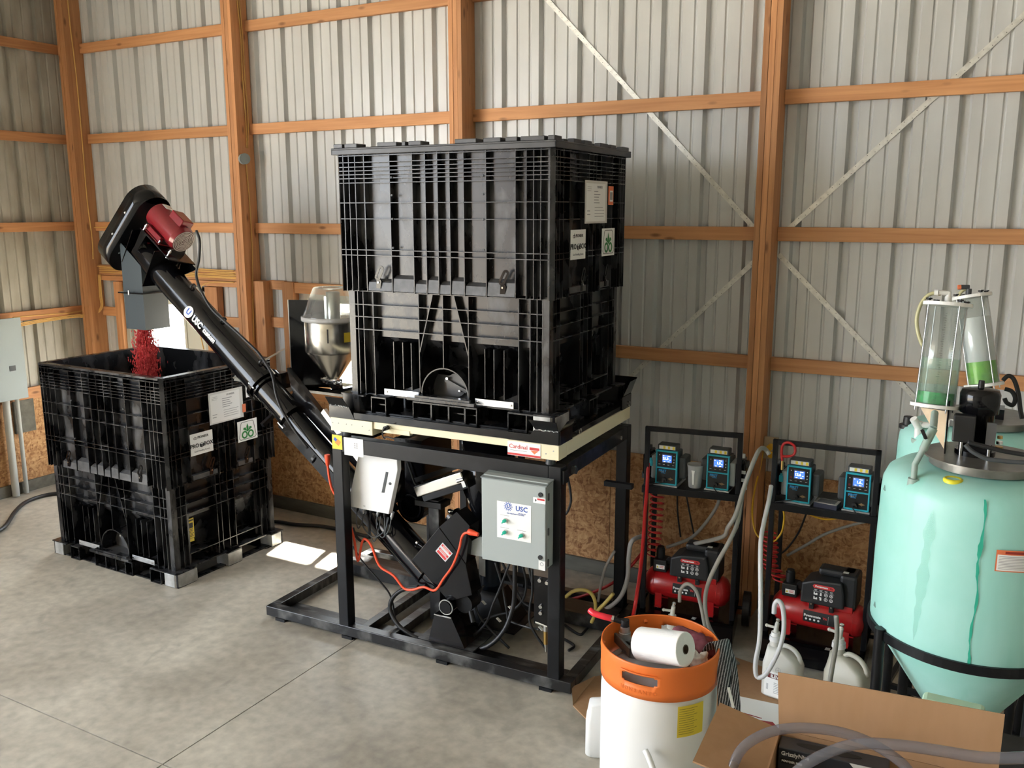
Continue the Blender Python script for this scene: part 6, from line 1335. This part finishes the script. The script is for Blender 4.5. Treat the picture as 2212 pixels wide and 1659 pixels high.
m=MB(); m.ring(pa-(pb-pa)*.01,pb+(pb-pa)*.005,.020,.0165,24); m.build('cardboard_core',mat('core_brown',(.10,.07,.045),.8),rl,world=True)
br=thing('filter_bracket','grey metal bracket with threaded filter fitting on the left in the drum','bracket',(1.99,-2.37,.745))
m=MB(); m.bar((1.90,-2.33,.765),(2.02,-2.44,.765),.012,.045).bar((1.92,-2.31,.762),(2.07,-2.35,.762),.05,.012).bar((2.02,-2.44,.765),(2.12,-2.40,.765),.012,.045).bar((1.97,-2.38,.752),(2.09,-2.38,.752),.09,.006); m.build('bracket_body',mat('grey_cast_metal',(.15,.15,.145),.4,.5),br,world=True)
m=MB(); m.cyl((1.945,-2.325,.768),(1.945,-2.325,.800),.030,.028,20).cyl((1.945,-2.325,.800),(1.945,-2.325,.83),.024,.022,20); m.build('threaded_cap',GALV,br,world=True)
MB().cyl((1.945,-2.325,.83),(1.945,-2.325,.862),.022,.020,8).cyl((1.93,-2.33,.85),(1.885,-2.345,.862),.012,n=10).build('black_valve',BLKR,br,world=True)
MB().tube([(1.885,-2.345,.862),(1.85,-2.355,.868),(1.80,-2.355,.872),(1.775,-2.345,.878)],.015,12).build('red_grip',mat('red_vinyl_grip',(.70,.03,.05),.2),br,world=True); MB().cyl((1.895,-2.342,.860),(1.885,-2.345,.862),.017,n=14).build('hose_ring',CHR,br,world=True)
MB().cyl((2.02,-2.33,.775),(2.11,-2.36,.80),.005,n=8).build('white_rod',WHT,br,world=True)
gp_=thing('green_lid','green plastic lid beside a white cup inside the drum','lid',(2.06,-2.27,.755)); MB().cyl((2.05,-2.285,.765),(2.055,-2.292,.778),.035,.033,24).build('lid_disc',mat('green_lid_plastic',(.02,.25,.09),.35),gp_,world=True)
cu=thing('paper_cup','white paper cup lying beside the green lid inside the drum','cup',(2.12,-2.28,.76)); m=MB(); m.cyl((2.13,-2.25,.77),(2.125,-2.29,.80),.024,.032,24,caps=False); o=m.build('cup_body',WHTP,cu,world=True); o.modifiers.new('s','SOLIDIFY').thickness=.0015
# webbing strap over the rim
def ribbon(pts,wd,wv,name,m_,parent):
    P=smoothline(pts,8); vs=[]; 
    for i,p in enumerate(P): w_=Vector(wv)*(wd/2); vs+=[tuple(p-w_),tuple(p),tuple(p+w_)]
    mb=MB(); mb.add(vs,[(3*i+k,3*i+k+1,3*i+k+4,3*i+k+3) for i in range(len(P)-1) for k in (0,1)],True); o=mb.build(name,m_,parent,world=True); o.modifiers.new('s','SOLIDIFY').thickness=.003; return o
st=thing('webbing_strap','wide black woven strap hanging over the right rim of the drum','strap',(2.40,-2.38,.5))
ribbon([(2.352,-2.330,.815),(2.368,-2.325,.850),(2.398,-2.325,.865),(2.425,-2.345,.80),(2.445,-2.39,.70),(2.465,-2.43,.58),(2.475,-2.46,.44),(2.48,-2.48,.30),(2.49,-2.49,.012),(2.60,-2.45,.010)],.085,(.62,.78,0),'strap_fold',MESH,st)
ribbon([(2.405,-2.305,.855),(2.445,-2.33,.78),(2.48,-2.38,.66),(2.505,-2.42,.52),(2.515,-2.44,.38),(2.52,-2.45,.015)],.055,(.80,.45,0),'strap_fold',MESH,st)
MB().bar((2.47,-2.44,.72),(2.505,-2.48,.655),.012,.003).build('white_tab',WHT,st,world=True)
rodw=thing('white_wand','white plastic wand leaning on the front of the white drum','wand',(2.3,-2.70,0)); MB().tube([(2.19,-2.68,.47),(2.25,-2.72,.40),(2.48,-2.86,.014)],.013,12).build('wand',WHT,rodw,world=True)
sj=jug('milky white jug standing on the floor left of the drum',(1.775,-2.11,0),R(20),WHT,neck=.03,tap=False)
# flat cardboard and paper on the floor
P=[(1.44,-1.80),(1.42,-1.45),(2.02,-.80),(2.90,-.98),(2.92,-1.9),(2.60,-2.2),(1.92,-2.08),(1.62,-1.93)]
cs=thing('cardboard_sheet','flattened brown cardboard sheet on the floor under drum and jugs','cardboard',(2.2,-1.8,0)); MB().prism(P,.001,.007).build('sheet',CARD,cs,world=True)
MB().add([(1.44,-1.80,.007),(1.42,-1.45,.007),(1.385,-1.70,.05),(1.44,-1.80,.010),(1.42,-1.45,.010),(1.385,-1.70,.053)],[(0,1,2),(5,4,3),(0,1,4,3),(1,2,5,4),(2,0,3,5)]).build('torn_corner',CARDI,cs,world=True)
pp=thing('stained_sheet','white paper sheet with dark red spatter in front of the jugs','paper',(2.45,-1.45,.007)); MB().prism([(2.19,-1.26),(2.62,-1.22),(2.72,-1.95),(2.25,-1.90)],.0072,.0085).build('sheet',WHTP,pp,world=True)
q=MB()
for k in range(46):
    x=2.33+.33*rnd.random(); y=-1.44-.045*rnd.random()-(x-2.33)*.10; r_=.003+.016*rnd.random()**3; n=9; q.add([(x+r_*(1+.9*(rnd.random()))*math.cos(2*pi*i/n)*1.6,y+r_*math.sin(2*pi*i/n),.0087) for i in range(n)],[tuple(range(n))])
q.prism([(2.40,-1.445),(2.46,-1.43),(2.50,-1.475),(2.44,-1.49)],.0086,.0088).prism([(2.30,-1.415),(2.40,-1.42),(2.40,-1.428),(2.30,-1.425)],.0086,.0088).prism([(2.50,-1.485),(2.64,-1.505),(2.64,-1.515),(2.50,-1.497)],.0086,.0088)
q.build('red_spatter',mat('dried_red',(.28,.01,.015),.4),pp,world=True,kind='stuff')
# ------------------------------------------------------------ open carton on a small steel table near the camera
tb=thing('work_table','plain steel work table carrying the open cardboard carton','table',(3.3,-4.35,0))
MB().box(2.90,3.95,-4.75,-3.97,1.19,1.218).build('table_top',GALV,tb,world=True,bevel=.003)
for x in (2.93,3.89):
    for y in (-4.72,-4.03): MB().box(x,x+.03,y,y+.03,0,1.19).build('leg',GALV,tb,world=True)
ct=thing('open_carton','open brown cardboard carton with raised back flap holding a glove box','carton',(2.996,-4.02,1.219),R(4))
Lc,Dc,Hc,tk=.448,.25,.331,.004
def cw(n,*b): return MB().box(*b).build(n,CARD,ct)
cw('back_wall',0,Lc,-tk,0,0,Hc); cw('front_wall',0,Lc,-Dc,-Dc+tk,0,Hc); cw('left_wall',0,tk,-Dc+tk,-tk,0,Hc); cw('right_wall',Lc-tk,Lc,-Dc+tk,-tk,0,Hc); cw('carton_base',tk,Lc-tk,-Dc+tk,-tk,0,.006)
def flap(n,p,m_=CARD,th=.004):
    v=[Vector(x) for x in p]; nn=(v[1]-v[0]).cross(v[3]-v[0]).normalized()*th
    MB().add([tuple(x) for x in v]+[tuple(x+nn) for x in v],[(0,1,2,3),(7,6,5,4),(0,1,5,4),(1,2,6,5),(2,3,7,6),(3,0,4,7)]).build(n,m_,ct)
flap('back_flap',[(0,0,Hc),(Lc,0,Hc),(Lc+.004,.035,Hc+.133),(-.014,.035,Hc+.122)])
flap('left_flap',[(0,0,Hc),(0,-Dc+.01,Hc),(-.145,-Dc+.015,Hc+.018),(-.140,.01,Hc+.026)],CARDI)
flap('right_flap',[(Lc,0,Hc),(Lc,-Dc,Hc),(Lc+.13,-Dc,Hc-.06),(Lc+.13,0,Hc-.06)],CARDI)
flap('front_flap',[(0,-Dc,Hc),(Lc,-Dc,Hc),(Lc,-Dc-.04,Hc-.12),(0,-Dc-.04,Hc-.12)],CARDI)
gb=thing('glove_box','black and grey glove dispenser box inside the open carton','box',(3.004,-4.030,1.226),R(6))
GBX=mat('glove_box_dark',(.025,.028,.035),.3,n2=(.06,.065,.075),sc=6,amt=.8)
MB().box(0,.232,-.050,0,0,.315).build('box_body',GBX,gb,bevel=.002)
MB().prism([(.05+.07*math.cos(2*pi*i/20)+.055,-.024+.012*math.sin(2*pi*i/20)) for i in range(20)],.3153,.316).build('dispensing_slot',BLKT,gb)
G=frame((0,-.0503,.315),(1,0,0),(0,0,1))
text('GrizzlyNite',.0130,G@Matrix.Translation((.006,-.013,0)),WHTP,gb,align='LEFT',bold=.0003)
MB(G).box(.006,.056,-.037,-.025,0,.0004).build('black_band',BLKT,gb); text('POWDER FREE',.0068,G@Matrix.Translation((.008,-.031,.0005)),WHTP,gb,align='LEFT',bold=.0002)
MB(G).prism([(.150,-.001),(.231,-.001),(.231,-.055),(.195,-.030),(.160,-.012)],0,.0004).build('white_corner',WHT,gb); text('ProWorks',.0095,G@Matrix.Translation((.200,-.013,.0006)),BLUET,gb); MB(G@Matrix.Translation((0,0,.0006))).prism([(.175,-.020),(.222,-.020),(.199,-.034)],0,.0003).build('blue_wedge',BLUET,gb)
# container edge behind the carton
cf=thing('mint_lidded_box','pale mint lidded container edge behind the cardboard flap','container',(3.34,-3.42,1.20)); 
MB().box(3.262,3.418,-3.46,-3.40,1.32,1.412).build('container_body',mat('pale_mint',(.52,.72,.55),.45,n2=(.30,.60,.44),sc=9,amt=.7),cf,world=True,bevel=.012); MB().box(3.275,3.405,-3.4615,-3.46,1.33,1.398).build('dark_panel',mat('dark_label_panel',(.05,.09,.08),.4),cf,world=True)
sg=thing('stand_shelf','black steel stand with grey cross panel under the right tank','stand',(3.45,-3.2,0))
MB().box(3.22,3.75,-3.55,-3.36,1.28,1.318).build('shelf',BLKF,sg,world=True)
for x in (3.24,3.70): MB().box(x,x+.03,-3.54,-3.51,0,1.28).box(x,x+.03,-3.40,-3.37,0,1.28).build('upright',BLKF,sg,world=True)
# ------------------------------------------------------------ hoses, leads and wiring
def run(key,name,label,cat,m_,r=None,group=None,n=8,sub=6):
    rr,pts=HOSE[key]; o=MB().tube(pts,r or rr,n,sub).build(name,m_); tag(o,label,cat,group); return o
run('orange_cord','orange_cord','orange extension cord looping across the boot housing into the grey cabinet','cord',ORC)
for p,d in ((HOSE['orange_cord'][1][0],(0,0,1)),(HOSE['orange_cord'][1][-1],(-1,0,.1))):
    v=Vector(p); o=MB().cyl(v,v+Vector(d)*.05,.012,.019,12).cyl(v+Vector(d)*.05,v+Vector(d)*.07,.019,.018,12).build('cord_connector',ORC); tag(o,'orange plug end of the extension cord at the '+('conveyor tail' if d[0]==0 else 'grey cabinet'),'plug')
run('thick_cable','power_cable','thick black cable looping down from the cabinet over the base rail','cable',BLKR,n=12)
for k,l in (('cable_a','thin black cable curving down left of the motor pedestal'),('cable_b','thin black cable dropping from the cabinet in front of the pedestal'),('cable_c','thin black cable sweeping left towards the pivot stand'),('cable_d','short thin black cable behind the grey cabinet'),('cable_e','thin black cable curving from cabinet to the brass drain valve'),('cable_f','thin black cable looping left across the motor pedestal'),('cable_g','short thin black cable behind the valve plate'),('loop_lead','black lead looped under the white tilted enclosure'),('thin_lead','thin black lead behind the left front leg down to the floor'),('beam_lead','black lead bowing down from the front beam to the sloped cover'),('lead_right','black lead bowing behind the right front leg against the strand board')):
    run(k,'black_cable',l,'cable',BLKR)
run('scale_lead','scale_cable','thin black lead hanging from the scale load cell socket','cable',BLKR); run('scale_lead2','scale_cable','thin black lead lying along the front beam top','cable',BLKR)
run('motor_lead','motor_lead','black motor lead clipped down along the conveyor tube','cable',BLKR,n=10)
run('white_hose','suction_hose','milky white hose arching from the right cart pump towards the left cart','hose',CLRW); run('long_hose','suction_hose','long cloudy hose hanging from the right pump of the left cart to the floor','hose',CLRW)
run('jar_hose','suction_hose','short cloudy hose arching out of the jug tap behind the drum','hose',CLRW); run('pump_hose','suction_hose','long white hose from the 12.6 pump down to the labelled jug','hose',mat('white_hose_vinyl',(.60,.60,.60),.3))
run('jug_hose','suction_hose','clear hose rising from the yellowed jug beside the compressor','hose',CLRW)
run('yellow_hose','yellow_hose','yellow hose arched on the floor behind the right front leg','hose',YELH); run('yellow_hose2','yellow_hose','straight piece of yellow hose near the rear right leg','hose',YELH)
run('floor_hose','grey_hose','pale grey hose bowing down behind the drum to the stand base','hose',mat('pale_grey_hose',(.46,.45,.44),.35)); run('clear_loop','grey_hose','thin pale hose rising left of the rear right leg','hose',mat('pale_grey_hose'))
run('red_hose','red_hose','red air hose hanging down left of the left pump cart','hose',REDH); run('red_floor_hose','red_hose','red air hose slanting along the floor behind the stand','hose',REDH)
run('black_floor1','floor_lead','black lead curled on the floor right of the right front leg','cable',BLKR); run('black_floor2','floor_lead','short black lead end on the floor near the right front leg','cable',BLKR)
run('floor_cord_left','floor_cable','black cable curving over the floor left of the open seed box','cable',BLKR); run('floor_cord_mid','floor_cable','black cable on the floor between the two seed boxes along the wall','cable',BLKR)
run('yellow_cord_cart','extension_lead','yellow cord looping from the wall outlet down beside the right cart','cord',YEL2); run('yellow_cord_shelf','extension_lead','yellow cord sagging under the right cart shelf','cord',YEL2); run('yellow_cord_shelf1','extension_lead','yellow cord just below the left cart shelf','cord',YEL2)
run('clear_tube1','clear_tube','clear tube slanting behind the left cart above its compressor','tube',CLRW); run('clear_tube2','clear_tube','clear tube slanting behind the right cart above its compressor','tube',CLRW)
for k,l in (('black_wall_lead1','left of two black leads hanging under the left cart shelf'),('black_wall_lead2','right of two black leads hanging under the left cart shelf'),('black_wall_lead3','black lead hanging under the right cart shelf')): run(k,'hanging_lead',l,'cable',BLKR)
run('red_loop','air_line_loop','coiled red air line with brass end above the 12.6 pump','hose',REDH); v=Vector(HOSE['red_loop'][1][0]); o=MB().cyl(v,v+Vector((.002,0,-.055)),.008,.009,12).build('brass_coupling',BRASS); tag(o,'brass coupling hanging at the end of the red air line loop','coupling')
def coil(pts,r,turns,th,name,label):
    P=smoothline(pts,10); L=len(P)-1; out=[]
    for i in range(int(turns*14)+1):
        t=i/(turns*14); p=P[min(int(t*L),L)]; a=2*pi*i/14; out.append((p.x+r*math.cos(a),p.y+r*math.sin(a)*.8,P[0].z+(P[-1].z-P[0].z)*t))
    o=MB().tube(out,th,6,1).build(name,REDH); tag(o,label,'hose')
coil(HOSE['coil1'][1],.045,11,.0055,'coiled_air_hose','red coiled air hose hanging at the left side of the left cart'); coil(HOSE['coil2'][1],.045,10,.006,'coiled_air_hose','red coiled air hose hanging behind the left leg of the right cart')
run('sight_hose1','sight_hose','yellowed thin hose bowing left from the graduated sight tube','hose',mat('yellowed_vinyl',(.50,.48,.28),.3)); run('sight_hose2','sight_hose','yellowed thin hose at the top of the rear sight tube','hose',mat('yellowed_vinyl'))
run('tank_lead1','mixer_lead','grey lead lying over the steel tank lid in front of the mixer','cable',DKG); run('tank_lead2','mixer_lead','black lead lying over the steel tank lid beside the mixer','cable',BLKR)
run('coil_lead','hanging_lead','black corrugated lead arching right of the mixer motor','cable',BLKR); run('coil_lead2','hanging_lead','black lead looped in a small ring right of the mixer motor','cable',BLKR)
VIN=thin('thick_clear_vinyl',(.74,.74,.77),.28,(.30,.30,.34),.08)
run('clear_big1','clear_vinyl_tube','clear vinyl tube arching over the glove box in the carton','tube',VIN,r=.011,n=16,sub=8); run('clear_big2','clear_vinyl_tube','clear vinyl tube running right across the carton flap out of frame','tube',VIN,r=.011,n=16,sub=8)
wires=[('wire_post1','yellow cable stapled down the side of the corner post'),('wire_cornerdrop','yellow cable bundle beside the corner post bending to the left wall'),('wire_h1','yellow cable along the upper girt behind the belt guard'),('wire_h2','yellow cable on the header left of the spout'),('wire_h3','upper yellow cable on the header right of the conveyor'),('wire_h4','lower yellow cable on the header right of the conveyor'),('wire_h5','yellow cable bending down beside the door frame'),('wire_post2a','left yellow cable stapled on the second post above the junction box'),('wire_post2b','right yellow cable stapled on the second post above the junction box'),('wire_post2c','yellow cable stapled on the second post below the junction box'),('wire_left','yellow cable bundle on the left wall girt to the breaker panel')]
for k,l in wires: run(k,'yellow_cable',l,'cable',YELC,n=6)
for i in range(4):
    o=MB().tube([(-4.68,-.056,2.125+.018*i),(-4.2,-.058,2.13+.016*i+.008*math.sin(i)),(-3.6,-.056,2.128+.018*i),(-3.0,-.058,2.122+.018*i+.006*math.cos(i*2)),(-2.66,-.056,2.125+.018*i)],.006,6,8).build('yellow_cable',YELC); tag(o,('lowest','second lowest','second highest','highest')[i]+' of four yellow cables running along the door header','cable')
for i in range(3):
    o=MB().tube([(-4.70+.014*i,-.06,2.1),(-4.71+.016*i,-.06,1.9),(-4.70+.014*i,-.065,1.78),(-4.74,-.10,1.72-.01*i),(-4.82,-.196,1.70-.012*i),(-4.86,-.198,1.70-.012*i),(-4.955,-.25,1.69-.012*i),(-4.955,-.6,1.68-.013*i),(-4.955,-.85,1.66-.013*i)],.006,6,6).build('yellow_cable',YELC); tag(o,('top','middle','bottom')[i]+' of three yellow cables turning the corner to the left wall','cable')
# ------------------------------------------------------------ breaker panel and conduits on the left wall
bp=thing('breaker_panel','grey metal breaker panel on the left wall at the frame edge','electrical panel',(-4.96,-1.02,.98))
MB().box(-.002,.10,-.22,.17,0,.74).build('panel_box',GREYD,bp,bevel=.004); MB().box(.10,.112,-.24,.19,-.02,.76).build('panel_cover',GREYD,bp,bevel=.004); MB().box(.112,.116,.03,.09,.26,.31).build('latch_plate',DKG,bp)
for i,(y,r_) in enumerate(((.0,.034),(.11,.020))):
    o=MB().cyl((-4.915,-1.02+y,.005),(-4.915,-1.02+y,.978),r_,n=16).build('conduit',mat('pvc_conduit',(.40,.41,.39),.45)); tag(o,('thick pale grey conduit','thin grey conduit')[i]+' rising from the floor to the breaker panel','conduit')
bb=MB().box(-4.979,-4.955,-.93,-.72,.60,.92).build('backing_board',TREAT,wl)

for k,(px,py,pz) in enumerate(((.62,-1.42,.30),(.74,-1.44,.22),(.86,-1.50,.35),(1.10,-1.56,.30))):
    o=MB().bar((px,py,pz),(px+.03,py-.005,pz-.018),.020,.002).build('cable_tag',WHTP); tag(o,('leftmost','second from left','third from left','rightmost')[k]+' of the small white cable tags below the grey cabinet','tag')

GRP={'metering_pump':'teal metering pumps on the carts','pump_cart':'black pump carts by the back wall','air_compressor':'red air compressors on the carts','jug':'white jugs on the floor','seed_box':'black seed boxes','cone_tank':'mint cone-bottom tanks','sight_tube':'sight tubes above the tanks','yellow_cable':'yellow electrical cables on the framing','black_cable':'thin black cables inside the stand','suction_hose':'suction hoses of the pump carts','cable_tag':'white cable tags below the cabinet','hanging_lead':'black hanging leads','coiled_air_hose':'red coiled air hoses','clear_vinyl_tube':'clear vinyl tubes over the carton','conduit':'conduits under the breaker panel','clear_tube':'clear tubes behind the carts','extension_lead':'yellow cords at the carts','floor_cable':'black cables on the floor','floor_lead':'black leads on the floor','scale_cable':'thin scale leads','sight_hose':'yellowed hoses of the sight tubes','red_hose':'red air hoses','grey_hose':'pale grey hoses on the floor','yellow_hose':'yellow hoses on the floor','mixer_lead':'leads on the tank lid','cord_connector':'plugs of the orange cord'}
for o in COL.objects:
    k=o.name.split('.')[0]
    if o.parent is None and k in GRP and 'label' in o: o['group']=GRP[k]
